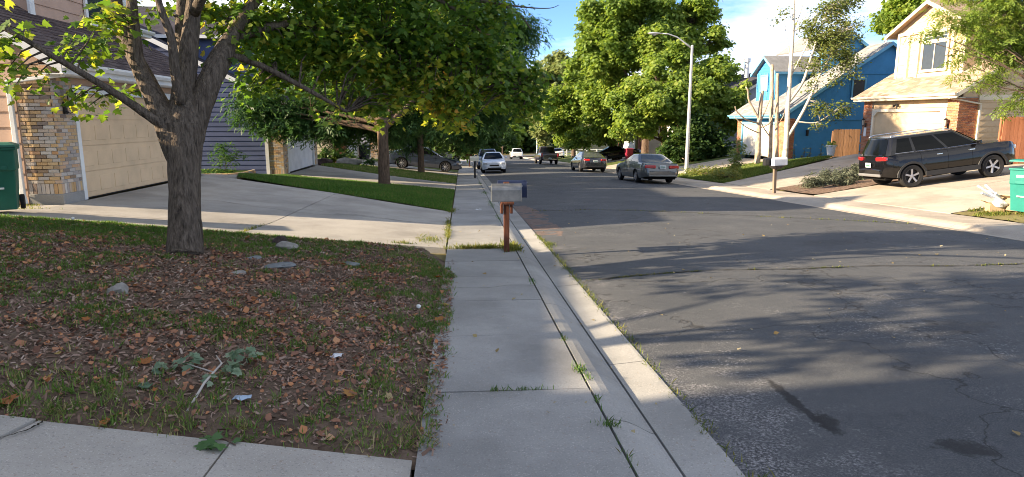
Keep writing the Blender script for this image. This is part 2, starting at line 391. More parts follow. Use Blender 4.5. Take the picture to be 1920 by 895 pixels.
# left pavement, slab by slab
walk = tag(empty('sidewalk'), kind='structure')
joints = [-2.4, -1.1, .2, 1.55, 2.9, 4.24, 5.6, 6.95, 8.3, 9.5, 10.72]+[10.72+1.33*k for k in range(1, 50)]
for a, b in zip(joints[:-1], joints[1:]):
    slab('slab', [(XL, a), (.86, a), (.86, b), (XL, b)], 3, 2, m_conc, walk)
slab('slab', [(XL, joints[-1]), (.86, joints[-1]), (.86, 116), (XL, 116)], 1, 24, m_conc, walk)
# joint filler below the gaps
sheet('joint_bed', [XL+.01, .3, .855], np.linspace(-2.4, 116, 110), -.035, m_soil, walk)

def loft_y(name, prof, y0, y1, n, m, parent, dz=0., thick=.12):
    b = MB(); P = []
    for i in range(n+1):
        y = y0+(y1-y0)*i/n; s = float(st(y))
        P.append([(x, y, s+z+dz) for x, z in prof])
    b.grid(P)
    k = len(prof)
    for e, flip in ((P[0], 0), (P[-1], 1)):
        for j in range(k-1):
            q = [e[j], e[j+1], (e[j+1][0], e[j+1][1], e[j+1][2]-thick), (e[j][0], e[j][1], e[j][2]-thick)]
            b.quad(*(q if flip else q[::-1]))
    for col in (0, k-1):
        for i in range(n):
            a, c = P[i][col], P[i+1][col]; b.quad(a, c, (c[0], c[1], c[2]-thick), (a[0], a[1], a[2]-thick))
    return b.build(name, m, parent, smooth=False)
curb = tag(empty('curb'), kind='structure')
roll = [(.872, 0), (.93, -.004), (.99, -.018), (1.05, -.045), (1.10, -.075), (1.14, -.098), (1.165, -.105)]
pan = [(1.178, -.112), (1.3, -.103), (1.45, -.088), (1.475, -.088)]
cy = [-2.4+3.05*k for k in range(0, 34)]
for a, b in zip(cy[:-1], cy[1:]):
    o = 1.3
    loft_y('curb_section', roll, a+.006, b-.006, 4, m_curb, curb)
    loft_y('gutter_pan', [(x, z+.012) for x, z in pan], a+o+.006, b+o-.006, 4, m_curb, curb)
loft_y('curb_section', roll, cy[-1], 116, 8, m_curb, curb); loft_y('gutter_pan', pan, cy[-1]+.6, 116, 8, m_curb, curb)
sheet('curb_bed', [.86, 1.0, 1.1, 1.17, 1.46], np.linspace(-2.4, 116, 110), -.05, m_soil, curb)

# right pavement: rolled curb and walk in one pale band
walk_r = tag(empty('sidewalk_across_street'), kind='structure')
rr = [(10.33, -.082), (10.45, -.092), (10.56, -.1), (10.6, -.098), (10.66, -.075), (10.74, -.035), (10.82, -.01), (10.89, 0)]
yy = [1.0+3.1*k for k in range(0, 38)]
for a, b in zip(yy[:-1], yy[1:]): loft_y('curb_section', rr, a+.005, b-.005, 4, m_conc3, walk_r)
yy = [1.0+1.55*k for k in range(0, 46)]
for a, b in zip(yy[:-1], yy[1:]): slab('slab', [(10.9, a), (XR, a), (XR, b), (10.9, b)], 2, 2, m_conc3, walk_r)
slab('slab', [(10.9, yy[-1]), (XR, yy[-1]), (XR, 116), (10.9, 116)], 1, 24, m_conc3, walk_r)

# driveways
drive0 = tag(empty('near_driveway'), kind='structure')
e0 = lambda x: 3.28+.135*(-.31-x)
paved(drive0, [(-1.2, -2.4), (-.285, -2.4), (-.285, e0(-.285)), (-1.26, e0(-1.26))], 1, 1, m_conc2, .0, .5)
paved(drive0, [(-3.4, -2.4), (-1.21, -2.4), (-1.27, e0(-1.27)), (-2.33, e0(-2.33))], 1, 1, m_conc2, .0, .5)
paved(drive0, [(-7.6, -2.4), (-3.41, -2.4), (-2.34, e0(-2.34)), (-7.6, e0(-7.6))], 2, 1, m_conc2, .006, .7)
drive1 = tag(empty('driveway_of_peach_house'), kind='structure')
paved(drive1, [(-.285, 10.75), (-.285, 17.1), (-3.6, 19.1), (-3.6, 10.72)], 2, 1, m_conc2, .006, .6)
paved(drive1, [(-3.61, 10.72), (-3.61, 19.1), (-7.62, 20.5), (-7.62, 10.55)], 2, 1, m_conc2, .006, .6)
paved(drive1, [(-7.64, 10.5), (-7.64, 13.12), (-13.5, 13.12), (-13.5, 9.6)], 1, 3, m_conc2, .0, .6)
paved(drive1, [(-7.64, 20.1), (-6.9, 20.75), (-8.6, 26.2), (-13, 26.2)], 1, 2, m_conc2, .0, .6)
drive2 = tag(empty('driveway_of_purple_house'), kind='structure')
paved(drive2, [(-.285, 26.2), (-.285, 30.9), (-7.66, 35.9), (-7.66, 29.6)], 2, 2, m_conc2, .012, .8)
drive3 = tag(empty('driveway_under_grey_sedan'), kind='structure')
paved(drive3, [(-.285, 38.6), (-.285, 45.5), (-7.66, 51.2), (-7.66, 44.6)], 2, 2, m_conc2, .012, .8)
drive4 = tag(empty('driveway_farther_left'), kind='structure')
paved(drive4, [(-.285, 55.5), (-.285, 61.5), (-7.66, 68), (-7.66, 62.2)], 2, 2, m_conc2, .012, .9)
paved(drive4, [(-.285, 71), (-.285, 77), (-8, 84), (-8, 78)], 2, 2, m_conc2, .012, .9)
drive5 = tag(empty('driveway_of_cream_house'), kind='structure')
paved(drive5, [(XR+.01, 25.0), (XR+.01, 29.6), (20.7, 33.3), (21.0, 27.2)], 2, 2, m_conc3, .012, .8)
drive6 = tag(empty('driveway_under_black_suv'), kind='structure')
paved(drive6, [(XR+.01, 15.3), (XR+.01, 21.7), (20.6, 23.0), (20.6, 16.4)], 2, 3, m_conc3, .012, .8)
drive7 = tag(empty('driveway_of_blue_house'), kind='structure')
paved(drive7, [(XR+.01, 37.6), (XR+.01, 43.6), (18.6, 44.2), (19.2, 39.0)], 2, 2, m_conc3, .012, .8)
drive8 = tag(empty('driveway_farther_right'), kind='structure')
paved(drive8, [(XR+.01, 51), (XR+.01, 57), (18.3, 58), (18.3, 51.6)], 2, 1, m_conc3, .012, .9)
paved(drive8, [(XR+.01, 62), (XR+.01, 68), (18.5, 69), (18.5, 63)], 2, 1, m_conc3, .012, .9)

# lawns and beds (sheets just under the paving level, blades are planted later)
def in_poly(px, py, poly):
    px = np.asarray(px); inside = np.zeros(px.shape, bool); n = len(poly); j = n-1
    for i in range(n):
        xi, yi = poly[i]; xj, yj = poly[j]
        c = ((yi > py) != (yj > py)) & (px < (xj-xi)*(py-yi)/((yj-yi) or 1e-9)+xi)
        inside ^= c; j = i
    return inside
LAWN1 = [(-.24, 3.27), (-.2, 5.0), (-.22, 6.2), (-.18, 7.5), (-.2, 8.4), (-.36, 9.3), (-.75, 10.1), (-1.1, 10.62), (-2.3, 10.74), (-4.4, 10.68), (-7.0, 10.52), (-13, 9.6), (-13, 5.0), (-7.6, 4.27), (-2.4, 3.57)]
STRIP2 = [(-.3, 17.12), (-1.58, 18.2), (-3.47, 19.15), (-4.83, 19.75), (-6.85, 20.75), (-8.55, 26.2), (-8.9, 27.4), (-7.7, 29.2), (-6.3, 28.6), (-2.7, 26.6), (-.3, 26.1)]
STRIP3 = [(-.3, 30.95), (-7.6, 36.1), (-7.6, 44.1), (-.3, 38.5)]
LAWNR = [(12.14, 29.7), (12.14, 37.5), (18.9, 38.8), (19.3, 38.0), (19.4, 33.3), (16.5, 31.8)]
BEDR = [(12.2, 21.8), (12.2, 24.9), (20.4, 27.0), (20.4, 23.2)]
def lawn_sheet(name, poly, dz, m, res=.2, rough=.05, zmod=None):
    xs = [p[0] for p in poly]; ysl = [p[1] for p in poly]
    nx = int((max(xs)-min(xs))/res)+2; ny = int((max(ysl)-min(ysl))/res)+2
    return tag(sheet(name, np.linspace(min(xs), max(xs), nx), np.linspace(min(ysl), max(ysl), ny), dz, m, rough=rough, mask=lambda x, y: in_poly(x, y, poly), zmod=zmod), kind='structure')
def yard_z(x, y):
    """soil dips under the paving at its edges and is lumpy inside"""
    d = np.minimum(np.minimum(y-(3.28+.135*(-.31-x)), -.26-x), 10.7-y); k = np.clip(d/.35, 0, 1); k = k*k*(3-2*k)
    return -.02+k*(.035+.07*(fbm(x*2.2, y*2.2, 3)-.35))+np.clip(d/.05, 0, 1)*.012
YARD = [(-.2, 3.2), (-.2, 9.4), (-.6, 10.3), (-.9, 10.85), (-7.0, 10.75), (-13, 9.9), (-13, 5.0), (-7.6, 4.18), (-2.4, 3.48)]
lawn1 = lawn_sheet('front_yard_soil', YARD, 0., m_soil, .04, 0., yard_z)
lawn2 = lawn_sheet('lawn_strip', STRIP2, .0, m_turf, .15)
lawn3 = lawn_sheet('lawn_strip_farther', STRIP3, .0, m_turf, .25)
lawnr = lawn_sheet('lawn_of_blue_house', LAWNR, .01, m_turf, .2)
bedr = lawn_sheet('mulch_bed', BEDR, .02, m_mulch, .15)
yard = lawn_sheet('yard_beside_bin', [(12.16, 8), (12.16, 15.2), (20, 16.2), (20, 8)], 0., m_dry, .3)
m_turf2 = surf('far_turf', [(.3, (.05, .075, .02)), (.55, (.1, .125, .035)), (.8, (.2, .19, .07))], 1.2, 9, .95, .9, 12, .04, .1, world=True)
for nm, P in (('far_lawn', [(-.3, 45.6), (-.3, 55.4), (-8, 62), (-8, 51.4)]), ('far_lawn', [(-.3, 61.6), (-.3, 70.9), (-8, 78), (-8, 68.2)]), ('far_lawn', [(-.3, 77.1), (-.3, 116), (-20, 116), (-20, 84)]),
              ('far_lawn', [(12.15, 43.7), (12.15, 50.9), (20, 51.5), (19, 44.4)]), ('far_lawn', [(12.15, 57.1), (12.15, 61.9), (19, 62.9), (19, 58.1)]), ('far_lawn', [(12.15, 68.1), (12.15, 116), (40, 116), (40, 69.2)])):
    lawn_sheet(nm, P, .0, m_turf2, .5)

# worn gravel patch by the gutter, stains and the grassy crack across the road
m_grav = surf('broken_asphalt', [(.3, (.08, .055, .045)), (.5, (.17, .125, .105)), (.7, (.3, .25, .225))], 45, 6, .95, 1., 70, .02, .15, world=True)
gp = [(1.50, 12.9), (1.95, 12.7), (2.16, 13.8), (2.02, 15.2), (2.2, 16.5), (2.05, 18.2), (1.9, 19.6), (1.52, 19.4)]
tag(lawn_sheet('broken_asphalt_patch', gp, .006, m_grav, .05, .05), kind='structure')
# ================================================================== HOUSES
def paint(name, c, rough=.7, rnd=.04): return surf(name, [(.25, tuple(v*.82 for v in c)), (.55, c), (.8, tuple(min(1, v*1.09) for v in c))], 1.7, 9, rough, .12, 45, .004, .3, rnd, world=True)
m_mortar = surf('mortar', (.42, .40, .37), 8, 5, .95, .5, 70, .006, .1)
m_brick_tan = surf('tan_brick', [(0, (.36, .31, .28)), (.2, (.52, .47, .42)), (.38, (.52, .32, .15)), (.55, (.60, .43, .24)), (.7, (.2, .14, .11)), (.85, (.6, .55, .49)), (1, (.52, .29, .14))], attr=True, rough=.9, bump=.5, bscale=50, bdist=.006)
m_brick_red = surf('red_brick', [(0, (.33, .11, .05)), (.3, (.43, .17, .08)), (.6, (.5, .21, .1)), (.85, (.3, .1, .06)), (1, (.5, .27, .16))], attr=True, rough=.9, bump=.5, bscale=50, bdist=.006)
m_brick_dred = surf('dark_red_brick', [(0, (.22, .06, .045)), (.4, (.3, .085, .06)), (.8, (.2, .07, .06)), (1, (.4, .25, .2))], attr=True, rough=.9, bump=.4, bscale=50, bdist=.006)
def brick_obj_mat():
    m = m_brick_tan.copy(); m.name = 'tan_brick_single'; nt = m.node_tree
    oi = nt.nodes.new('ShaderNodeObjectInfo'); r = [n for n in nt.nodes if n.type == 'VALTORGB'][0]
    nt.links.new(oi.outputs['Random'], r.inputs['Fac']); return m
m_brick_one = brick_obj_mat()
m_foot = concrete('foundation', (.3, .29, .27), (.42, .40, .37))
m_white = paint('white_paint', (.78, .78, .76), .5, .02)
m_cream = paint('cream_paint', (.80, .71, .55), .55, .02)
m_black = plain('black_iron', (.012, .012, .013), .45, .5)
m_lglass = plain('lantern_glass', (.55, .5, .42), .15, .5)
m_pane = emit_free_glass('window_pane', (.035, .045, .055), .05, .7)
m_curtain = plain('curtain', (.6, .6, .58), .8)

class H:
    """a house standing on its own empty; local x points at the street, y along the front, z up"""
    def __init__(s, name, label, loc, rz, siding, trim, roofm, brick, doorm, **k):
        s.e = empty(name, loc, rz, label, 'house'); s.sm, s.tm, s.rm, s.bm, s.dm = siding, trim, roofm, brick, doorm
        s.__dict__.update(k)
    def boards(s, axis, c, sgn, fn, z0, z1, pitch, m=None, single=True):
        m = m or s.sm; z = z0; allb = MB()
        while z < z1-.02:
            zt = min(z+pitch+.012, z1); a0, a1 = fn(z+.001); b0, b1 = fn(min(zt, z1-.001))
            if a1-a0 < .05: break
            if b1-b0 < .02: b0 = b1 = (b0+b1)/2; b1 += .01
            def p(u, zz, d): return (u, c+sgn*d, zz) if axis == 'y' else (c+sgn*d, u, zz)
            pts = [p(a0, z, .004), p(a1, z, .004), p(a1, z, .03), p(a0, z, .03), p(b0, zt, .0), p(b1, zt, .0), p(b1, zt, .01), p(b0, zt, .01)]
            if single: MB().hexa(pts).build('siding_board', m, s.e)
            else: allb.hexa(pts)
            z += pitch
        if not single and allb.v: tag(allb.build('siding_boards', m, s.e), kind='stuff')
    def box(s, name, m, *b, bevel=0., parent=None): return MB().box(*b).build(name, m, parent or s.e, bevel=bevel)
    def bricks(s, parent, axis, c, sgn, u0, u1, z0, z1, single=False, off=0, soldier=False):
        bl, bh, j = .2, .058, .011; row = 0; z = z0; B = MB(); rv = []; out = .012
        meshes = {}
        def one(a, b, za, zb):
            d0, d1 = -.03, out+rng.uniform(-.003, .003)
            if axis == 'y': box = (a, b, min(c+sgn*d0, c+sgn*d1), max(c+sgn*d0, c+sgn*d1), za, zb)
            else: box = (min(c+sgn*d0, c+sgn*d1), max(c+sgn*d0, c+sgn*d1), a, b, za, zb)
            if single: MB().box(*box).build('brick', m_brick_one, parent)
            else: B.box(*box); rv.extend([rng.random()]*8)
        if soldier:
            u = u0; n = max(1, round((u1-u0)/(bh+.006+j))); w = (u1-u0)/n
            for k in range(n): one(u0+k*w+j/2, u0+(k+1)*w-j/2, z, z+.19)
            z += .2
        while z+bh < z1:
            u = u0-(bl/2 if (row+off) % 2 else 0)
            while u < u1-.02:
                a, b = max(u, u0), min(u+bl-j, u1)
                if b-a > .03: one(a, b, z, z+bh)
                u += bl
            z += bh+j; row += 1
        if not single and B.v: B.r = rv; tag(B.build('bricks', s.bm, parent), kind='stuff')
    def pillar(s, y0, y1, d, z1, yface, single=False, foot=.12, name='brick_pillar', m=None):
        """brick pier at the front corner: front face x=0, side face y=yface, return d deep"""
        p = s.box(name, m_mortar, -d, 0.0, y0, y1, foot, z1)
        s.bricks(p, 'x', 0.0, 1, y0, y1, foot+.005, z1, single, 0, True)
        if yface is not None:
            sg = -1 if yface == y0 else 1
            s.bricks(p, 'y', yface, sg, -d, 0.012, foot+.005, z1, single, 1, True)
        MB().box(-d-.01, .025, y0-.02, y1+.02, -.35, foot).build('footing', m_foot, s.e, bevel=.01)
        return p
    def garage_door(s, y0, y1, zt, rows=4, cols=8, x=-.09, chamfer=0., plain_rows=False):
        d = s.box('garage_door', s.dm, x-.05, x, y0, y1, 0.015, zt)
        h = (zt-.02)/rows
        for r in range(rows):
            MB().box(x+.001, x+.014, y0+.01, y1-.01, .02+r*h+.006, .02+(r+1)*h-.006).build('door_section', s.dm, d, bevel=.004)
            if not plain_rows:
                w = (y1-y0)/cols
                for c in range(cols):
                    q = MB(); a, b, e, f = y0+c*w+.09, y0+(c+1)*w-.09, .02+r*h+.11, .02+(r+1)*h-.11
                    q.box(x+.012, x+.022, a, b, e, f); q.build('door_panel', s.dm, d, bevel=.006)
        # jambs, header, dark floor line
        t = MB(); t.box(-.14, .02, y0-.12, y0, 0.0, zt+.15); t.box(-.14, .02, y1, y1+.12, 0.0, zt+.15); t.box(-.14, .021, y0, y1, zt, zt+.15)
        if chamfer:
            for ya, sg in ((y0, 1), (y1, -1)): t.prism([(-.13, ya, zt), (-.13, ya+sg*chamfer, zt), (-.13, ya, zt-chamfer)], (.149, 0, 0))
        t.build('door_trim', s.tm, s.e, bevel=.006)
        s.box('floor_seal', m_black, x-.05, x+.02, y0, y1, .0, .022)
        return d
    def slab_roof(s, name, A, B, C, D, th=.1, shingles=False, m=None):
        """A,B along the eave, C,D along the ridge (A-D and B-C are rakes)"""
        m = m or s.rm; A, B, C, D = map(Vector, (A, B, C, D)); n = (B-A).cross(D-A).normalized()
        if n.z < 0: n = -n
        o = MB().prism([A, B, C, D], -n*th).build(name, m, s.e)
        if shingles:
            S = MB(); rv = []; e = (D-A).length; rows = int(e/.15)
            for r in range(rows):
                f0, f1 = r/rows, min(1, (r+1)/rows+.004)
                a, b, c, d = A.lerp(D, f0), B.lerp(C, f0), B.lerp(C, f1), A.lerp(D, f1)
                w = (b-a).length; t = -rng.uniform(0, .3)
                while t < w:
                    tw = rng.uniform(.2, .42); u0, u1 = max(0, t)/w, min(w, t+tw-.006)/w
                    if u1 > u0:
                        lift = rng.uniform(.009, .02)
                        p = [a.lerp(b, u0), a.lerp(b, u1), d.lerp(c, u1), d.lerp(c, u0)]
                        S.hexa([p[0]+n*.001, p[1]+n*.001, p[2]+n*.001, p[3]+n*.001, p[0]+n*lift, p[1]+n*lift, p[2]+n*.004, p[3]+n*.004]); rv.extend([rng.random()]*8)
                    t += tw
            S.r = rv; tag(S.build('shingles', s.shm, o), kind='stuff')
        return o
    def bar(s, name, p, q, w, h, m, parent=None):
        """a board from p to q, h high (its depth below the line), w thick"""
        p, q = Vector(p), Vector(q); d = (q-p).normalized(); sd = d.cross(Vector((0, 0, 1)))
        if sd.length < .01: sd = Vector((1, 0, 0))
        sd = sd.normalized()*w/2; up = Vector((0, 0, -h))
        return MB().hexa([p-sd+up, p+sd+up, q+sd+up, q-sd+up, p-sd, p+sd, q+sd, q-sd]).build(name, m, parent or s.e)
    def window(s, x, y0, y1, z0, z1, sash=2, grid=None, axis='x', sg=1, trim=.1, pm=None):
        def B(b, a0, a1, d0, d1, c0, c1):
            if axis == 'x': b.box(x+min(d0*sg, d1*sg), x+max(d0*sg, d1*sg), a0, a1, c0, c1)
            else: b.box(a0, a1, x+min(d0*sg, d1*sg), x+max(d0*sg, d1*sg), c0, c1)
        f = MB(); t = trim
        B(f, y0-t, y1+t, .0, .055, z1, z1+t); B(f, y0-t, y1+t, .0, .07, z0-t*.9, z0); B(f, y0-t, y0, .0, .055, z0, z1); B(f, y1, y1+t, .0, .055, z0, z1)
        w = f.build('window', s.tm, s.e, bevel=.006)
        n = sash; k = (y1-y0)/n
        for i in range(n):
            p = MB(); B(p, y0+i*k+.025, y0+(i+1)*k-.025, .005, .018, z0+.03, z1-.03); p.build('pane', pm or m_pane, w)
        g = MB(); B(g, y0, y1, .004, .04, z0, z0+.035); B(g, y0, y1, .004, .04, z1-.035, z1)
        for i in range(n+1): c = y0+i*k; B(g, max(y0, c-.022), min(y1, c+.022), .004, .042, z0+.036, z1-.036)
        if grid:
            zg, cols = grid
            for zz in zg: B(g, y0, y1, .004, .034, zz-.012, zz+.012)
            for c in range(1, cols): u = y0+(y1-y0)*c/cols; B(g, u-.008, u+.008, .004, .033, zg[0], z1-.03)
        g.build('sash', s.tm, w)
        return w
    def lantern(s, y, z, x=.03):
        w = MB(); w.box(x-.02, x+.015, y-.05, y+.05, z-.1, z+.12); w.tube([(x, y, z-.04), (x+.08, y, z-.09), (x+.14, y, z-.07), (x+.14, y, z+.0)], .012, 6)
        c = x+.14
        w.lathe([(.0, .40), (.012, .37), (.03, .345), (.095, .29), (.085, .27)], (c, y, z), n=8)
        w.lathe([(.05, -.01), (.062, .0), (.062, .015), (.0, .016)], (c, y, z), n=8)
        for k in range(6):
            a = k*math.pi/3; w.tube([(c+.055*math.cos(a), y+.055*math.sin(a), z), (c+.08*math.cos(a), y+.08*math.sin(a), z+.275)], .007, 4)
        o = w.build('wall_lantern', m_black, s.e)
        MB().lathe([(.045, .012), (.07, .272)], (c, y, z), n=8).build('lantern_glass', m_lglass, o)
    def downspout(s, pts, w=.075, m=None):
        b = MB()
        for p, q in zip(pts[:-1], pts[1:]):
            p, q = Vector(p), Vector(q); d = (q-p).normalized(); M3 = d.to_track_quat('Z', 'Y').to_matrix()
            b.obox((p+q)/2, (w, w*.75, (q-p).length+w*.5), M3)
        return b.build('downspout', m or s.tm, s.e, bevel=.01)
    def body(s, Wf, D, ez, p, over=.42, ridge=7.0, wings=True, shingles=False, rake=.3, near=None, pitch=.235, bsingle=True, rear=True):
        """main block: front eave height ez at x=over, roof rising at pitch p to the ridge at x=-ridge"""
        zr = ez+p*(ridge+over); s.zr = zr; s.p = p; s.ez = ez; s.over = over
        zx = lambda x: ez+p*(over-x) if x > -ridge else zr-p*(-ridge-x)
        s.zx = zx
        back = -D; zb = zx(back)
        prof = [(-.16, 0), (-.16, zx(-.16)-.12), (-ridge, zr-.12), (back, zb-.12), (back, 0)]
        for y in (0.0, Wf-.16):
            MB().prism([(x, y, z-.35 if z == 0 else z) for x, z in prof], (0, .16, 0)).build('wall', s.sm, s.e)
        s.box('front_wall', s.sm, -.32, -.15, .14, Wf-.14, s.gtop if hasattr(s, 'gtop') else 2.2, zx(-.2)-.15)
        s.box('back_wall', s.sm, back, back+.16, .14, Wf-.14, -.3, zb-.15)
        # roof
        s.slab_roof('roof', (over, -rake, ez), (over, Wf+rake, ez), (-ridge, Wf+rake, zr), (-ridge, -rake, zr), .1, shingles)
        s.slab_roof('rear_roof', (back-.4, -rake, zx(back-.4)), (back-.4, Wf+rake, zx(back-.4)), (-ridge, Wf+rake, zr-.002), (-ridge, -rake, zr-.002), .1)
        for y in (-rake-.013, Wf+rake+.013):
            s.bar('rake_board', (over+.01, y, ez-.01), (-ridge, y, zr-.01), .024, .2, s.tm)
            s.bar('rake_board', (back-.4, y, zx(back-.4)-.01), (-ridge, y, zr-.012), .024, .2, s.tm)
        s.box('fascia', s.tm, over+.002, over+.026, -rake, Wf+rake, ez-.22, ez-.03)
        MB().prism([(over+.03, -rake-.03, ez-.015), (over+.15, -rake-.03, ez-.015), (over+.15, -rake-.03, ez-.06), (over+.11, -rake-.03, ez-.12), (over+.03, -rake-.03, ez-.12)], (0, Wf+2*rake+.06, 0)).build('gutter', s.tm, s.e)
        s.box('soffit', s.tm, -.02, over, -rake+.02, Wf+rake-.02, ez-.232, ez-.212)
        def span(zmin_x):
            def fn(z):
                # x range inside the gable at height z
                xf = min(0.0, over-(z+.14-ez)/p) if z > ez-.3 else 0.0
                xb = max(back, -ridge-(zr-z-.14)/p) if z > zb else back
                return (xb, min(xf, zmin_x))
            return fn
        if near is not None:
            y, sg, x0 = near
            s.boards('y', y, sg, span(x0), 0.02, zr-.35, pitch, single=bsingle)
    def wing(s, x, y0, w, ez, p, ridge, D):
        """recessed side wing next to the garage"""
        main, keep = s.e, s.gtop; e = empty('wing', (x, y0, 0)); e.parent = main; s.e = e; s.gtop = -.3
        s.body(w, D, ez, p, .4, ridge); MB().box(-.16, -.1, .9, 1.9, 0, 2.05).build('front_door', s.tm, e)
        s.e, s.gtop = main, keep
    def dormer(s, x, y0, y1, zbase, ez, peak, over=.3, bm=None, single=True, cheeks=True, pitch=.2, front_over=.3):
        """gabled upper storey whose front wall stands at local x"""
        c = (y0+y1)/2; p = (peak-ez)/(c-y0+over); back = x-6.0
        prof = [(y0, zbase), (y1, zbase), (y1, ez+p*over-.1), (c, peak-.1), (y0, ez+p*over-.1)]
        MB().prism([(x-.15, y, z) for y, z in prof], (.149, 0, 0)).build('gable_wall', s.sm, s.e)
        for y, a in ((y0, .14), (y1, -.14)): s.box('dormer_side_wall', s.sm, back, x-.151, min(y, y+a), max(y, y+a), zbase, ez+p*over-.12)
        xo = x+front_over
        for ya, sg in ((y0-over, 1), (y1+over, -1)):
            s.slab_roof('dormer_roof', (xo, ya, ez), (back, ya, ez), (back, c, peak), (xo, c, peak), .09)
            s.bar('rake_board', (xo+.013, ya, ez-.008), (xo+.013, c, peak-.008), .024, .17, s.tm)
            s.box('fascia', s.tm, back, xo, ya-.02 if sg > 0 else ya, ya if sg > 0 else ya+.02, ez-.15, ez-.01)
        def fn(z):
            zz = ez+p*over-.12
            if z <= zz: return (y0, y1)
            k = (z-zz)/p; return (y0+k, y1-k)
        s.boards('x', x, 1, fn, zbase, peak-.25, pitch, bm or s.sm, single)
        return fn

roof_brown = surf('brown_shingle', [(.3, (.05, .036, .033)), (.7, (.095, .07, .062))], 2.5, 8, .95, .5, 60, .01, .1, world=True)
sh_brown = surf('brown_shingle_tab', [(0, (.055, .038, .036)), (.5, (.085, .06, .055)), (1, (.12, .09, .08))], attr=True, rough=.95, bump=.5, bscale=90)
roof_tan = surf('tan_shingle', [(.3, (.27, .19, .13)), (.7, (.38, .29, .21))], 2.5, 8, .95, .5, 60, .01, .1, world=True)
sh_tan = surf('tan_shingle_tab', [(0, (.25, .175, .125)), (.5, (.35, .26, .19)), (1, (.45, .36, .28))], attr=True, rough=.95, bump=.5, bscale=90)
roof_grey = surf('grey_shingle', [(.3, (.2, .2, .2)), (.7, (.29, .29, .285))], 3, 8, .95, .6, 30, .01, .1, world=True)
sh_grey = surf('grey_shingle_tab', [(0, (.2, .2, .2)), (.5, (.27, .27, .265)), (1, (.36, .355, .345))], attr=True, rough=.95, bump=.5, bscale=90)
roof_dark = surf('dark_shingle', [(.3, (.035, .033, .045)), (.7, (.065, .062, .075))], 3, 8, .95, .5, 30, .01, .1, world=True)
sh_dark = surf('dark_shingle_tab', [(0, (.035, .033, .044)), (.5, (.055, .052, .066)), (1, (.08, .075, .09))], attr=True, rough=.95, bump=.5, bscale=90)

# ---- peach house, left foreground
p_peach = paint('peach_siding', (.54, .365, .27)); p_peach_door = paint('peach_garage_door', (.76, .55, .34), .6, .02)
h = H('peach_house', 'peach sided house with tan brick pier and peach garage door behind the big trunk', (-7.67, 13.2, .05), 0, p_peach, m_white, roof_brown, m_brick_tan, p_peach_door, shm=sh_brown, gtop=2.25)
h.body(6.85, 7.4, 2.66, .62, .42, 3.7, shingles=True, near=(0.0, -1, -.62), pitch=.29)
h.pillar(0.0, .68, .6, 2.62, 0.0, single=True, foot=.2)
h.pillar(5.75, 6.4, .3, 2.62, None, single=False, foot=.2)
h.box('front_wall', h.sm, -.3, -.02, 6.4, 6.85, -.3, 2.6); h.wing(-3.4, 6.85, 4.1, 4.6, .62, 3.4, 10)
h.garage_door(.82, 5.62, 2.13)
h.boards('x', -.06, 1, lambda z: (.7, 5.74), 2.29, 2.6, .155)
h.dormer(-1.5, 2.2, 6.6, 3.5, 5.55, 7.2, .35, single=True, pitch=.29)
h.box('corner_trim', m_white, -1.5, -1.44, 2.14, 2.3, 3.5, 5.6)
h.window(-1.46, 4.35, 6.2, 4.0, 5.3, 2)
h.lantern(.36, 1.82)
h.downspout([(.47, -.2, 2.56), (.3, -.1, 2.42), (-.68, -.075, 2.3), (-.68, -.075, .18), (-.62, -.13, .04)], .085)

# ---- purple house
p_purple = paint('purple_siding', (.072, .095, .19)); p_wdoor = paint('white_garage_door', (.74, .74, .75), .5, .02)
h = H('purple_house', 'purple grey sided house with tan brick pier and white garage door', (-7.7, 29.25, -.68), 0, p_purple, m_white, roof_dark, m_brick_tan, p_wdoor, shm=sh_dark, gtop=2.25)
h.body(6.75, 13, 3.0, .5, .42, 7.0, shingles=True, near=(0.0, -1, -.7), pitch=.205)
h.pillar(0.0, .72, .6, 2.9, 0.0, foot=.02); h.pillar(6.05, 6.7, .5, 2.9, None, foot=.02)
h.box('corner_trim', m_white, -.74, -.6, -.035, 0.0, 0.0, 2.9)
h.wing(-3.4, 6.75, 3.6, 4.4, .5, 3.6, 9.5)
h.garage_door(.86, 5.9, 2.13); h.boards('x', -.06, 1, lambda z: (.74, 6.03), 2.29, 2.85, .2)
h.dormer(-2.0, .9, 6.4, 3.6, 5.9, 7.5, .35, pitch=.205)
h.window(-1.96, 4.2, 5.8, 4.3, 5.6, 2)
h.lantern(.36, 1.95); h.lantern(6.35, 1.95)

# ---- cream house with red brick (third on the left)
p_ivory = paint('ivory_siding', (.62, .57, .42))
h = H('ivory_house', 'ivory sided house with dark red brick pier and white garage door', (-7.7, 44.3, -1.12), 0, p_ivory, m_cream, roof_brown, m_brick_dred, p_wdoor, shm=sh_brown, gtop=2.25)
h.body(6.6, 13, 2.8, .5, .42, 7.0, near=(0.0, -1, -.75), pitch=.25, bsingle=False)
h.pillar(0.0, .7, .7, 2.7, 0.0, foot=.02); h.pillar(5.9, 6.5, .5, 2.7, None, foot=.02)
h.wing(-3.4, 6.6, 3.6, 4.2, .5, 3.6, 9.5)
h.garage_door(.85, 5.75, 2.13); h.dormer(-2.0, .9, 6.2, 3.6, 5.7, 7.2, .35, single=False); h.lantern(.36, 1.9)

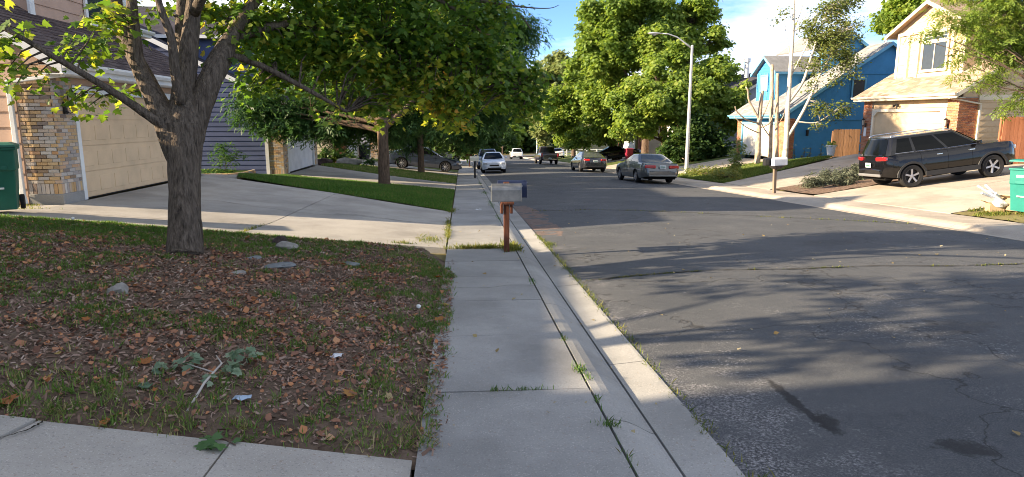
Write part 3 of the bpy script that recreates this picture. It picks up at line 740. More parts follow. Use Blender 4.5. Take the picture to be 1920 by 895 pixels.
# ---- grey house (fourth on the left)
p_grey = paint('grey_siding', (.42, .45, .5))
h = H('grey_house', 'pale grey sided house with tan brick pier beyond the dark bin', (-7.7, 62.0, -1.88), 0, p_grey, m_white, roof_dark, m_brick_tan, p_wdoor, shm=sh_dark, gtop=2.25)
h.body(6.6, 13, 2.8, .5, .42, 7.0, near=(0.0, -1, -.75), pitch=.25, bsingle=False)
h.pillar(0.0, .7, .7, 2.7, 0.0, foot=.02); h.pillar(5.9, 6.5, .5, 2.7, None, foot=.02)
h.wing(-3.4, 6.6, 3.6, 4.2, .5, 3.6, 9.5)
h.garage_door(.85, 5.75, 2.13); h.dormer(-2.0, .9, 6.2, 3.6, 5.7, 7.2, .35, single=False)

# ---- the house beside the camera (out of frame; its shade lies on the road)
h = H('neighbour_house', 'tan house left of the near driveway, outside the picture', (-8.6, -6.8, .6), 0, p_ivory, m_white, roof_brown, m_brick_tan, p_wdoor, shm=sh_brown, gtop=2.25)
h.body(8.6, 13, 2.8, .55, .42, 7.0, near=None); h.wing(-1.0, 8.6, 6.9, 2.7, .4, 4.2, 9)
h.pillar(0.0, .7, .7, 2.7, 0.0, foot=.02); h.box('front_wall', h.sm, -.3, -.02, 5.9, 8.6, -.3, 2.7)
h.garage_door(.85, 5.75, 2.13, plain_rows=True); h.dormer(-1.6, 2.4, 8.0, 3.6, 5.7, 7.2, .35, single=False)

# ---- cream house with the tan roof, right
p_cream = paint('cream_siding', (.66, .49, .31)); p_cdoor = paint('cream_garage_door', (.68, .50, .30), .6, .02)
h = H('cream_house', 'cream sided house with red brick piers and tan shingle roof behind the black car', (20.75, 33.05, -.12), R(184), p_cream, m_cream, roof_tan, m_brick_red, p_cdoor, shm=sh_tan, gtop=2.35)
h.body(6.05, 13, 2.92, .585, .42, 7.2, shingles=True, near=(6.05, 1, -.95), pitch=.25)
h.pillar(0.0, .62, .5, 2.75, 0.0, foot=.02); h.pillar(5.45, 6.05, .9, 2.75, 6.05, foot=.02)
h.garage_door(.78, 5.30, 2.16, rows=4, plain_rows=True, chamfer=.22)
h.boards('x', -.1, 1, lambda z: (.64, 5.43), 2.33, 2.72, .4)
fn = h.dormer(-1.2, .55, 4.7, 3.6, 5.95, 7.3, .55, pitch=.215, front_over=.4)
for y in (.5, 4.6): h.box('corner_trim', m_cream, -1.2, -1.13, y, y+.16, 3.7, 5.95)
for y in (1.25, 1.95, 4.02): h.box('pilaster', m_cream, -1.17, -1.06, y, y+.14, 3.55, 6.0)
MB().box(-1.17, -1.05, 1.16, 2.16, 3.5, 3.78).build('apron_trim', m_cream, h.e); MB().box(-1.17, -1.055, 2.17, 4.2, 3.55, 3.95).build('apron_trim', m_cream, h.e)
h.box('frieze_trim', m_cream, -1.17, -1.07, .6, 4.65, 5.86, 6.0)
h.window(-1.14, 2.3, 3.75, 4.1, 5.35, 2); h.window(-1.14, 2.3, 3.75, 5.45, 5.8, 1, grid=((5.62,), 6), trim=.06)
h.lantern(.26, 1.5); h.lantern(5.62, 1.5)
MB().box(.014, .03, .16, .34, .95, 1.4).build('number_plaque', m_white, h.e)
q = MB(); q.box(0, .06, 2.3, 2.42, 2.44, 2.54); q.lathe([(.02, 0), (.045, .02), (.055, .12), (0, .121)], (.08, 2.24, 2.38), n=10); q.lathe([(.02, 0), (.045, .02), (.055, .12), (0, .121)], (.08, 2.48, 2.38), n=10); q.tube([(.07, 2.45, 2.44), (.12, 2.52, 2.3)], .02, 6)
q.build('floodlight', m_black, h.e)
h.downspout([(.47, 5.95, 2.85), (.44, 6.0, 2.7), (-.98, 6.12, 2.45), (-.98, 6.12, .1)], .085, m_cream)
h.box('side_band', m_cream, -9, -.9, 6.055, 6.1, 2.62, 2.84)

# ---- blue house, right
p_blue = paint('blue_siding', (.055, .25, .50)); p_blue_lit = paint('blue_trim_lit', (.16, .42, .62)); p_gdoor = paint('pale_garage_door', (.74, .70, .62), .6, .02)  # trim blue is the siding paint lightened, the front's sunlight put into its colour
h = H('blue_house', 'bright blue house with grey shingle roof and white garage door behind bare trunks', (18.75, 44.0, -.63), R(186), p_blue, p_blue_lit, roof_grey, m_brick_red, p_gdoor, shm=sh_grey, gtop=2.2)
h.body(5.75, 13, 2.62, .62, .5, 6.4, shingles=True, rake=.25)
h.pillar(0.0, .52, .4, 2.4, 0.0, foot=.02); h.pillar(4.72, 5.75, .5, 2.4, 5.75, foot=.02)
h.garage_door(.66, 4.58, 2.02, rows=4, cols=6)
h.boards('x', -.1, 1, lambda z: (.54, 4.7), 2.19, 2.45, .3)
h.box('band_board', p_blue, -12, -.6, 5.752, 5.79, 2.28, 2.36); h.box('band_board', p_blue, -9.6, -3.4, 5.752, 5.79, 5.0, 5.07)
fn = h.dormer(-1.0, .4, 2.6, 3.2, 5.3, 6.4, .35, single=False)
for k in range(6): h.box('batten', p_blue_lit, -.97, -.94, .5+k*.4, .54+k*.4, 3.4, 5.3)
h.window(-.96, 1.0, 1.75, 4.2, 5.1, 1, grid=((4.5, 4.8), 3), trim=.09, pm=m_curtain)
# cross gable whose end faces the near side, and its rake boards
MB().prism([(-3.4, 3.6, 4.4), (-6.4, 3.6, 4.4), (-6.4, 3.6, 6.9), (-4.9, 3.6, 7.75), (-3.4, 3.6, 6.9)], (0, .12, 0)).build('gable_wall', p_blue, h.e)
h.slab_roof('dormer_roof', (-3.1, 3.95, 6.72), (-3.1, -1.0, 6.72), (-4.9, -1.0, 7.85), (-4.9, 3.95, 7.85), .09)
h.slab_roof('dormer_roof', (-6.7, 3.95, 6.72), (-6.7, -1.0, 6.72), (-4.9, -1.0, 7.85), (-4.9, 3.95, 7.85), .09)
for xa in (-3.1, -6.7): h.bar('rake_board', (xa, 3.96, 6.71), (-4.9, 3.96, 7.84), .03, .2, p_blue_lit)
h.window(5.79, -4.9, -4.1, 3.6, 4.7, 1, axis='y', sg=1, trim=.08)
h.box('side_lantern', m_black, -1.35, -1.22, 5.79, 5.92, 1.35, 1.7, bevel=.02)
MB().lathe([(.07, 0), (.07, .5), (.1, .52), (.1, .62), (0, .63)], (-7.2, 4.4, 6.6), n=12).build('roof_vent', m_white, h.e)

# ---- grey house with dark roof behind the right hand trees, and one more beyond
p_lgrey = paint('light_grey_siding', (.36, .38, .41))
h = H('slate_house', 'grey house with dark slate coloured roof behind the green maples', (18.0, 58.2, -1.22), R(184), p_lgrey, m_cream, roof_dark, m_brick_red, p_wdoor, shm=sh_dark, gtop=2.25)
h.body(6.6, 13, 2.8, .55, .42, 7.0, near=(6.6, 1, -.6), pitch=.25, bsingle=False)
h.pillar(0.0, .6, .4, 2.6, 0.0, foot=.02); h.pillar(5.9, 6.6, .5, 2.6, 6.6, foot=.02); h.garage_door(.75, 5.75, 2.13)
MB().lathe([(.2, 0), (.2, 1.3), (.28, 1.32), (.28, 1.6), (0, 1.62)], (-6.0, 3.0, 6.4), n=10).build('roof_vent', m_white, h.e)
p_tan2 = paint('tan_siding', (.5, .42, .33))
h = H('tan_house', 'tan house with red brick piers deep behind the right hand trees', (18.2, 76.0, -1.95), R(183), p_tan2, m_cream, roof_brown, m_brick_dred, p_wdoor, shm=sh_brown, gtop=2.25)
h.body(8.0, 13, 2.8, .55, .42, 7.0, near=(8.0, 1, -.6), pitch=.3, bsingle=False)
h.pillar(0.0, .6, .4, 2.6, 0.0, foot=.02); h.pillar(7.2, 8.0, .5, 2.6, 8.0, foot=.02); h.garage_door(1.3, 6.2, 2.13)
# ================================================================== TREES
T1L = [[(-3.43, 8.23, -0.04, 0.251), (-3.44, 8.28, 0.07, 0.212), (-3.44, 8.36, 0.51, 0.186), (-3.44, 8.46, 1.03, 0.186), (-3.45, 8.52, 1.36, 0.219), (-3.46, 8.56, 1.58, 0.239)], [(-3.46, 8.44, 1.1, 0.132), (-3.53, 8.47, 1.37, 0.165), (-3.67, 8.5, 1.74, 0.131), (-3.8, 8.51, 2.04, 0.098), (-3.93, 8.58, 2.34, 0.085), (-3.94, 8.59, 2.7, 0.071), (-3.94, 8.61, 3.08, 0.058), (-3.95, 8.7, 3.58, 0.051), (-3.97, 8.73, 4.31, 0.032)], [(-3.5, 8.54, 1.29, 0.12), (-3.66, 8.65, 1.63, 0.127), (-4.04, 8.97, 2.22, 0.102), (-4.33, 9.18, 2.71, 0.097), (-4.53, 9.39, 3.2, 0.098), (-4.64, 9.5, 3.75, 0.077), (-4.84, 9.65, 4.51, 0.049)], [(-3.41, 8.45, 1.85, 0.065), (-3.41, 8.37, 2.25, 0.057), (-3.43, 8.39, 2.62, 0.048), (-3.51, 8.35, 2.98, 0.038), (-3.63, 8.45, 3.47, 0.025)], [(-3.45, 8.49, 1.23, 0.172), (-3.45, 8.55, 1.56, 0.205), (-3.45, 8.68, 2.01, 0.14), (-3.39, 8.76, 2.47, 0.113), (-3.33, 8.84, 2.93, 0.093), (-3.26, 8.93, 3.46, 0.08), (-3.14, 9.05, 4.18, 0.053)], [(-3.48, 8.83, 2.22, 0.081), (-3.59, 9.07, 2.7, 0.069), (-3.59, 9.21, 3.18, 0.062), (-3.66, 9.44, 3.82, 0.042)], [(-3.44, 8.48, 1.1, 0.133), (-3.4, 8.56, 1.37, 0.167), (-3.3, 8.68, 1.75, 0.148), (-3.17, 8.78, 2.12, 0.142), (-3.07, 8.93, 2.41, 0.137), (-2.95, 9.19, 2.79, 0.091), (-2.72, 9.46, 3.24, 0.072), (-2.38, 9.74, 3.81, 0.051)], [(-3.52, 8.4, 1.52, 0.059), (-3.64, 8.37, 1.61, 0.065), (-3.85, 8.27, 1.8, 0.054), (-4.0, 8.11, 1.96, 0.046), (-4.22, 7.95, 2.15, 0.039), (-4.46, 7.8, 2.34, 0.032), (-4.79, 7.76, 2.56, 0.026), (-5.15, 7.72, 2.74, 0.017)], [(-3.0, 9.18, 2.69, 0.07), (-2.38, 9.69, 2.96, 0.052), (-1.58, 10.13, 2.91, 0.047), (-0.68, 10.55, 2.79, 0.041), (0.31, 10.94, 2.54, 0.034), (1.06, 11.0, 2.09, 0.022)], [(-2.72, 9.46, 3.24, 0.064), (-1.99, 10.09, 3.61, 0.057), (-0.83, 10.72, 3.67, 0.049), (0.32, 11.02, 3.53, 0.026), (1.08, 11.26, 3.48, 0.012), (1.48, 11.33, 3.48, 0.007), (1.64, 11.32, 3.53, 0.004)], [(-3.33, 8.84, 2.93, 0.067), (-2.55, 7.99, 3.61, 0.047), (-1.76, 7.11, 4.14, 0.031), (-1.07, 6.31, 4.54, 0.018)], [(-3.05, 9.05, 2.5, 0.062), (-2.67, 9.1, 2.38, 0.042), (-2.19, 9.32, 2.12, 0.033), (-1.62, 9.62, 1.77, 0.023)], [(0.67, 11.09, 3.49, 0.022), (0.98, 11.14, 3.34, 0.016), (1.15, 11.08, 3.11, 0.01)], [(-0.51, 10.79, 3.61, 0.033), (0.07, 10.99, 3.29, 0.026), (0.36, 11.03, 3.04, 0.016), (0.53, 11.01, 3.0, 0.009)]]
T1B = [(-4.97, 7.92, 2.8, 0.24), (-4.87, 7.8, 2.14, 0.2), (-5.08, 7.77, 2.48, 0.3), (-4.39, 8.23, 2.47, 0.17), (-4.14, 8.34, 2.64, 0.26), (-4.18, 8.18, 2.29, 0.16), (-3.92, 9.0, 2.98, 0.22), (-4.31, 8.11, 1.84, 0.12), (-4.1, 8.52, 1.94, 0.13), (-3.98, 8.37, 2.89, 0.18), (-4.4, 8.03, 1.92, 0.1), (-3.26, 9.47, 3.06, 0.42), (-3.02, 9.37, 2.6, 0.36), (-2.77, 9.46, 2.09, 0.22), (-2.86, 9.63, 2.99, 0.55), (-2.48, 9.78, 2.87, 0.68), (-2.29, 9.78, 2.36, 0.48), (-2.53, 9.68, 2.28, 0.28), (-1.73, 10.17, 3.07, 0.78), (-1.66, 10.06, 2.46, 0.68), (-1.86, 9.77, 1.92, 0.3), (-1.25, 10.35, 2.01, 0.55), (-0.83, 10.51, 3.05, 0.8), (-0.61, 10.57, 2.39, 0.75), (-0.12, 10.65, 1.86, 0.5), (0.06, 10.84, 3.03, 0.7), (0.31, 10.91, 2.38, 0.7), (0.75, 11.01, 2.0, 0.5), (1.24, 11.06, 1.92, 0.34), (0.85, 11.12, 2.65, 0.4), (1.11, 11.14, 2.31, 0.36), (0.54, 11.06, 3.31, 0.4), (-2.34, 9.79, 4.07, 0.9), (-1.27, 10.56, 4.28, 1.0), (-0.09, 10.97, 4.25, 0.75), (-3.11, 9.17, 4.84, 0.9), (-4.56, 9.41, 5.01, 0.7), (-2.05, 9.5, 5.43, 1.1), (-2.3, 7.62, 4.51, 0.6), (-0.83, 10.51, 5.87, 1.0), (-3.97, 9.8, 6.24, 0.9)]
T2B = [(-8.32, 27.23, 2.18, 0.75), (-7.35, 27.4, 1.87, 0.95), (-6.34, 27.49, 1.66, 1.0), (-7.83, 27.74, 2.4, 0.7), (-4.89, 27.67, 1.55, 1.15), (-5.34, 28.22, 3.28, 1.7), (-3.21, 28.57, 3.31, 2.2), (-3.28, 27.73, 1.44, 1.2), (-1.44, 28.26, 2.32, 1.6), (-1.44, 29.15, 4.46, 2.2), (0.36, 27.86, 3.71, 1.7), (-5.05, 29.59, 5.36, 1.9), (1.76, 27.45, 4.84, 1.2), (2.63, 27.48, 5.37, 0.7), (-2.32, 29.58, 6.48, 2.5), (0.38, 28.21, 5.66, 1.8), (-6.76, 29.04, 4.41, 1.3), (-4.1, 30.09, 8.49, 2.2), (-0.7, 29.87, 8.72, 2)]
T3B = [(-2.37, 39.87, 1.35, 1.7), (-0.47, 40.98, 2.63, 2.4), (-3.33, 39.86, 0.89, 1.2), (0.64, 40.63, 1.19, 1.5), (-1.09, 41.4, 4.71, 3), (2.13, 40.81, 2.79, 1.6), (1.18, 41.28, 5.03, 2.4), (-3.05, 41.32, 3.43, 2.5)]
T4B = [(-0.74, 61.03, 0.71, 2.4), (1.26, 63.09, 1.67, 3), (2.0, 62.83, 0.53, 1.8), (-1.24, 63.51, 2.91, 3), (1.79, 63.37, 3.41, 2.5), (0.22, 60.83, -0.01, 1.6)]
T5B = [(-3.96, 76.58, 0.78, 3.5), (-6.64, 79.94, 1.37, 3.5), (-2.11, 76.71, 2.28, 3.5), (-9.39, 82.31, 2.0, 4)]
T6B = [(8.32, 135.22, -2.26, 2.5), (7.33, 135.14, -3.12, 2.0), (9.28, 134.99, -3.12, 2.0)]
R1B = [(18.88, 49.92, 3.87, 2.4), (20.29, 49.7, 3.27, 1.5), (20.27, 49.42, 1.67, 1.2), (16.9, 48.9, 3.04, 2.2), (14.75, 48.38, 2.06, 2.0), (13.12, 49.08, 2.45, 2.2), (14.84, 50.37, 4.67, 2.6), (18.04, 51.31, 5.55, 2.3), (19.9, 51.17, 5.55, 1.6), (15.92, 48.15, 1.28, 1.2), (12.51, 48.88, 1.08, 1.4), (18.26, 49.02, 1.47, 1.2)]
R2B = [(15.59, 58.27, 9.2, 3.6), (19.75, 58.03, 9.65, 3.6), (21.58, 57.65, 8.29, 1.9), (13.25, 58.16, 7.6, 3.0), (17.94, 58.63, 12.16, 3.2), (13.53, 58.67, 10.57, 2.8), (14.61, 57.68, 5.55, 3), (11.6, 59.2, 7.01, 2.2), (12.1, 59.62, 9.56, 1.6)]
R3B = [(12.35, 66.85, 4.58, 3.2), (10.77, 68.68, 2.77, 2.6), (14.3, 64.46, 3.47, 3), (11.05, 70.3, 0.56, 1.7), (13.64, 66.08, 0.88, 2.2), (11.93, 67.09, 0.07, 1.5), (14.78, 63.92, 0.65, 2)]
R4B = [(13.16, 89.96, 8.73, 2.2), (13.27, 89.51, 6.26, 3.6), (12.43, 91.1, 3.49, 3.6), (12.02, 90.55, 0.25, 2.6), (14.71, 89.65, 7.67, 3)]
EB = [(19.23, 22.99, 5.57, 0.95), (17.9, 23.01, 5.11, 0.65), (16.59, 22.94, 4.76, 0.32), (17.07, 23.0, 5.28, 0.35), (18.64, 22.8, 4.27, 0.75), (20.12, 22.98, 4.21, 0.9), (17.69, 22.77, 3.71, 0.35), (18.99, 22.66, 3.06, 0.65), (19.75, 22.38, 2.4, 0.45), (19.33, 22.33, 1.94, 0.28), (17.61, 22.56, 3.09, 0.28), (20.9, 22.92, 4.76, 1.3), (20.36, 23.37, 7.02, 1.4), (18.45, 23.45, 6.64, 1.0), (21.72, 22.79, 2.71, 1.0), (16.12, 22.93, 4.5, 0.18)]
ASPL = [[(18.61, 36.87, -0.8, 0.181), (18.74, 37.05, 0.3, 0.145), (18.87, 37.43, 2.43, 0.133), (19.08, 37.85, 4.86, 0.108), (19.23, 38.17, 6.68, 0.087), (19.32, 38.5, 8.51, 0.06), (19.43, 38.76, 10.03, 0.029)], [(18.75, 37.1, 0.54, 0.096), (19.46, 37.07, 1.82, 0.086), (20.04, 37.14, 3.02, 0.077), (20.36, 37.18, 3.92, 0.057), (20.93, 37.22, 4.97, 0.048), (21.44, 37.33, 6.3, 0.029)], [(18.96, 37.48, 2.73, 0.091), (19.64, 37.41, 3.78, 0.077), (20.01, 37.42, 5.12, 0.062), (20.44, 37.53, 6.47, 0.048), (20.85, 37.64, 7.8, 0.029)], [(19.31, 37.04, 1.57, 0.048), (20.27, 36.75, 1.51, 0.038), (21.08, 36.58, 2.05, 0.024)], [(19.11, 37.74, 4.25, 0.048), (19.98, 37.8, 6.05, 0.038), (20.41, 37.93, 7.55, 0.024)], [(20.04, 37.14, 3.02, 0.048), (21.16, 37.02, 3.92, 0.038), (22.02, 36.98, 4.66, 0.024)], [(19.23, 38.17, 6.68, 0.039), (19.6, 38.23, 7.73, 0.029), (19.86, 38.3, 8.77, 0.019)], [(19.09, 37.88, 5.01, 0.034), (18.86, 38.15, 6.38, 0.024), (18.72, 38.38, 7.59, 0.017)]]
ASPB = [(21.21, 37.69, 7.67, 0.9), (22.05, 37.36, 6.75, 0.8), (20.74, 37.48, 6.32, 0.9), (20.04, 37.75, 6.93, 0.6), (21.34, 37.3, 5.57, 0.9), (22.03, 37.04, 4.96, 0.6), (20.47, 37.31, 4.67, 0.55), (22.32, 36.88, 4.21, 0.35), (21.41, 36.89, 3.91, 0.4), (20.15, 37.14, 3.62, 0.35), (20.53, 36.77, 2.27, 0.5), (21.38, 36.58, 2.17, 0.5), (20.37, 36.63, 1.45, 0.35), (21.99, 36.58, 2.41, 0.25), (18.72, 38.4, 7.75, 0.25), (22.13, 37.73, 8.27, 0.7), (19.66, 37.6, 4.84, 0.3), (18.25, 38.35, 7.23, 0.12)]
D1 = [[(17.33, 37.55, -0.96, 0.176), (17.42, 37.82, 0.58, 0.147), (17.49, 38.01, 1.67, 0.127), (17.6, 38.2, 2.75, 0.108), (17.71, 38.3, 3.36, 0.078)], [(17.49, 38.01, 1.67, 0.068), (16.83, 38.05, 2.74, 0.058), (16.7, 38.07, 3.35, 0.05), (16.58, 38.12, 3.57, 0.039)], [(17.49, 37.97, 1.45, 0.059), (16.61, 37.77, 1.67, 0.047), (15.98, 37.7, 2.12, 0.035), (15.82, 37.66, 2.43, 0.027)], [(17.49, 37.93, 1.2, 0.051), (17.96, 37.73, 1.45, 0.043), (18.17, 37.71, 1.97, 0.031)], [(17.48, 37.87, 0.89, 0.039), (16.5, 37.6, 1.27, 0.031), (15.75, 37.56, 1.85, 0.023)], [(17.52, 37.97, 1.45, 0.039), (17.96, 38.04, 2.59, 0.031), (18.14, 38.01, 3.05, 0.022)]]
D2 = [[(18.27, 37.9, -0.86, 0.139), (18.33, 38.21, 0.89, 0.119), (18.42, 38.6, 3.07, 0.109), (18.48, 38.92, 4.88, 0.099)], [(18.36, 38.15, 0.57, 0.04), (17.83, 38.1, 1.2, 0.032), (17.57, 38.12, 1.76, 0.02)]]
D3 = [[(18.51, 37.58, -0.84, 0.128), (18.53, 37.89, 0.89, 0.118), (18.59, 38.22, 2.75, 0.098), (18.64, 38.51, 4.36, 0.088)], [(18.57, 37.97, 1.36, 0.035), (18.94, 37.96, 1.97, 0.025), (19.14, 38.14, 3.06, 0.016)]]
FAR = {'a': [(1.79, 152.2, -1.29, 4), (3.31, 154.33, -0.11, 3.5)], 'b': [(11.43, 167.89, 5.02, 7), (13.71, 171.27, 7.77, 5), (9.11, 162.61, 2.99, 5)], 'c': [(15.23, 151.93, 2.91, 6), (13.19, 149.62, 0.53, 4.5), (16.19, 149.39, 0.53, 4.5)], 'd': [(8.5, 141.73, 0.03, 4), (10.04, 139.38, -1.06, 3)], 'e': [(17.25, 143.1, 0.0, 5), (16.42, 140.83, -1.65, 3)], 'f': [(24.91, 177.35, 6.62, 9)]}
BG = {'a': [(42.86, 61.72, 11.6, 2.6), (44.13, 61.76, 12.34, 2.4), (42.12, 61.96, 12.59, 1.6)], 'b': [(45.37, 69.73, 11.82, 1.3)]}
def bark(name, lo, hi, bs=9, bump=1., dist=.03, stretch=(5, 5, .9)):
    return surf(name, [(.3, lo), (.5, tuple((a+b)/2 for a, b in zip(lo, hi))), (.7, hi)], bs, 9, .95, bump, bs*2.2, dist, .1, stretch=stretch, dist=.6)
b_maple = bark('maple_bark', (.04, .032, .026), (.2, .16, .125), 7)
b_locust = bark('locust_bark', (.05, .035, .025), (.2, .14, .095), 6)
b_brown = bark('brown_bark', (.05, .035, .027), (.18, .13, .095), 5)
b_aspen = surf('aspen_bark', [(.28, (.16, .13, .1)), (.4, (.5, .45, .37)), (.7, (.68, .63, .54))], 4, 8, .8, .5, 16, .01, .2, stretch=(1, 1, 2.2))
b_dead = surf('dead_bark', [(.3, (.22, .16, .11)), (.5, (.42, .33, .24)), (.7, (.55, .46, .35))], 4, 8, .9, .8, 20, .02, .1, stretch=(2, 2, 1))
def leafm(name, stops, tr=.42, rough=.5): return surf(name, stops, attr=True, rough=rough, spec=.35, translucent=tr)
l_maple = leafm('maple_leaf', [(0, (.035, .085, .016)), (.36, (.07, .15, .025)), (.6, (.14, .23, .035)), (.78, (.31, .34, .05)), (.92, (.46, .34, .06)), (1, (.4, .16, .045))], .56)
l_locust = leafm('locust_leaf', [(0, (.022, .065, .02)), (.5, (.045, .11, .028)), (.85, (.09, .17, .035)), (1, (.22, .27, .05))], .45)
l_green = leafm('green_leaf', [(0, (.065, .12, .024)), (.35, (.14, .225, .04)), (.68, (.25, .335, .065)), (.92, (.38, .42, .1)), (1, (.45, .38, .12))], .5)
l_dark = leafm('dark_leaf', [(0, (.028, .065, .02)), (.5, (.055, .11, .028)), (.9, (.11, .165, .038)), (1, (.24, .24, .06))], .45)
l_pale = leafm('pale_leaf', [(0, (.11, .15, .05)), (.5, (.2, .25, .085)), (1, (.33, .33, .14))], .4)
l_dry = leafm('dry_leaf', [(0, (.2, .14, .09)), (.5, (.32, .24, .17)), (1, (.42, .34, .26))], .3, .8)
l_aspen = leafm('aspen_leaf', [(0, (.08, .12, .03)), (.5, (.15, .19, .05)), (1, (.28, .28, .09))], .4)

# leaf outlines: two halves folded on the midrib
def halves(half, fold=.12):
    L = [(x, y, abs(x)*fold) for x, y in half]; Rr = [(-x, y, abs(x)*fold) for x, y in half]
    return L+Rr, [tuple(range(len(half))), tuple(range(2*len(half)-1, len(half)-1, -1))]
MAPLE = halves([(0, 0), (.22, -.02), (.5, .12), (.36, .3), (.56, .56), (.24, .55), (.19, .7), (0, 1.0)])
LANCE = ([(0, 0, 0), (.16, .35, .03), (0, 1, -.06), (-.16, .35, .03)], [(0, 1, 2, 3)])
def spray(n=5):
    V, F = [], []
    for k in range(n):
        t = k/(n-1); side = -1 if k % 2 else 1; a = (.95-.95*t)*side; c = (0, .1+.75*t, -.1*t*t); L = .5-.15*t
        dx, dy = math.sin(a), math.cos(a); b = len(V)
        V += [c, (c[0]+dx*L*.4-dy*.075, c[1]+dy*L*.4+dx*.075, c[2]+.02), (c[0]+dx*L, c[1]+dy*L, c[2]-.07), (c[0]+dx*L*.4+dy*.075, c[1]+dy*L*.4-dx*.075, c[2]+.02)]
        F.append((b, b+1, b+2, b+3))
    return V, F
SPRAY = spray(); BLADE5 = spray(5)
ROUND = ([(0, 0, 0), (.38, .3, .05), (.3, .75, .03), (0, 1, -.05), (-.3, .75, .03), (-.38, .3, .05)], [(0, 1, 2, 3, 4, 5)])
TRI3 = ([(0, 0, 0), (.45, .25, .08), (.3, .8, 0), (0, 1.05, -.1), (-.3, .8, 0), (-.45, .25, .08)], [(0, 1, 2, 3), (0, 3, 4, 5)])

def lobes(blobs, k, f, seed, jit=.9):
    """break big crown volumes into smaller lobes with gaps between them"""
    g = np.random.default_rng(seed); out = []
    for x, y, z, r in blobs:
        for i in range(k):
            d = g.normal(size=3); d /= np.linalg.norm(d); d[2] *= .85; q = r*(.45+.55*g.random()**.5)*jit
            out.append((x+d[0]*q, y+d[1]*q, z+d[2]*q, r*f*g.uniform(.7, 1.25)))
    return out
def crown(name, blobs, dens, lpc, cr, size, tpl, m, parent, seed, hole=.36, droop=.25, up=.55, surf_bias=2.4, vary=.35, squash=.85, kz=1.0):
    g = np.random.default_rng(seed); C_ = []
    for x, y, z, r in blobs:
        n = max(2, int(dens*r**2.4)); d = g.normal(size=(n, 3)); d /= np.linalg.norm(d, axis=1, keepdims=True)
        rad = r*g.random(n)**(1/surf_bias)*(1+.25*g.normal(size=n)*.6)
        C_.append(np.array([x, y, z])+d*rad[:, None]*np.array([1, 1, squash*kz]))
    C_ = np.concatenate(C_)
    nz = fbm(C_[:, 0]/(cr*2.4)+C_[:, 2]*.9/cr, C_[:, 1]/(cr*2.4)-C_[:, 2]*.7/cr, seed)
    C_ = C_[nz > hole]
    tone = np.clip(.5+.9*(fbm(C_[:, 0]*.9+7, C_[:, 2]*.9+C_[:, 1]*.6, seed+5)-.5), 0, 1)
    n = len(C_)*lpc; ci = np.repeat(np.arange(len(C_)), lpc)
    off = g.normal(size=(n, 3))*cr*np.array([.55, .55, .4]); P = C_[ci]+off
    nrm = off/ cr*.5+g.normal(size=(n, 3))*.45; nrm[:, 2] = np.abs(nrm[:, 2])*.6+up
    Rm = frames(nrm, g.random(n)*2*math.pi)
    tip = Rm[:, :, 1]; flip = tip[:, 2] > droop; Rm[flip, :, 0] *= -1; Rm[flip, :, 1] *= -1        # tips hang
    s = size*(1+vary*g.normal(size=n)).clip(.45, 1.7)
    k = len(tpl[1][0]); V, F = scatter(tpl[0], tpl[1], P, Rm, s)
    t = np.clip(.55*tone[ci]+.45*g.random(n)+.06*g.normal(size=n), 0, 1)
    o = new_obj(name, np_mesh(name, V, F, k, m, np.repeat(t, len(tpl[0]))), None, parent)
    return o, C_
def smooth_path(pts, step=3):
    P = [np.array(p, float) for p in pts]; out = []
    for i in range(len(P)-1):
        p0, p1, p2, p3 = P[max(i-1, 0)], P[i], P[i+1], P[min(i+2, len(P)-1)]
        for k in range(step):
            t = k/step; out.append(.5*((2*p1)+(-p0+p2)*t+(2*p0-5*p1+4*p2-p3)*t*t+(-p0+3*p1-3*p2+p3)*t**3))
    out.append(P[-1]); return out
def trunk_mesh(name, limbs_, m, parent, C_, seed, n=10, twig=.5, tr=.012, wob=.05, maxlen=99):
    b = MB(); rr_ = random.Random(seed); nodes = []
    for l in limbs_:
        S = smooth_path(l, 4)
        b.tube([p[:3] for p in S], [max(.004, p[3]) for p in S], n if l[0][3] > .06 else 6, wob=wob, rnd=rr_)
        nodes += [p for p in S[2:]]
    if C_ is not None and len(C_) and twig:
        nodes = np.array(nodes); top = nodes[nodes[:, 3] < nodes[:, 3].max()*.75] if len(nodes) > 6 else nodes
        pick = [c for c in C_ if rr_.random() < twig]
        for c in pick:
            d = np.linalg.norm(top[:, :3]-c, axis=1)+np.maximum(0, top[:, 2]-c[2])*.5; q = top[int(np.argmin(d))]
            L = np.linalg.norm(q[:3]-c)
            if L > maxlen: continue
            mid = (q[:3]+c)/2+np.array([rr_.uniform(-.1, .1)*L, rr_.uniform(-.1, .1)*L, .12*L])
            r0 = min(q[3]*.5, tr*(1+L*.5)); b.tube([q[:3], mid, c], [r0, r0*.65, .004], 4, cap=False)
    return b.build(name, m, parent, smooth=True)
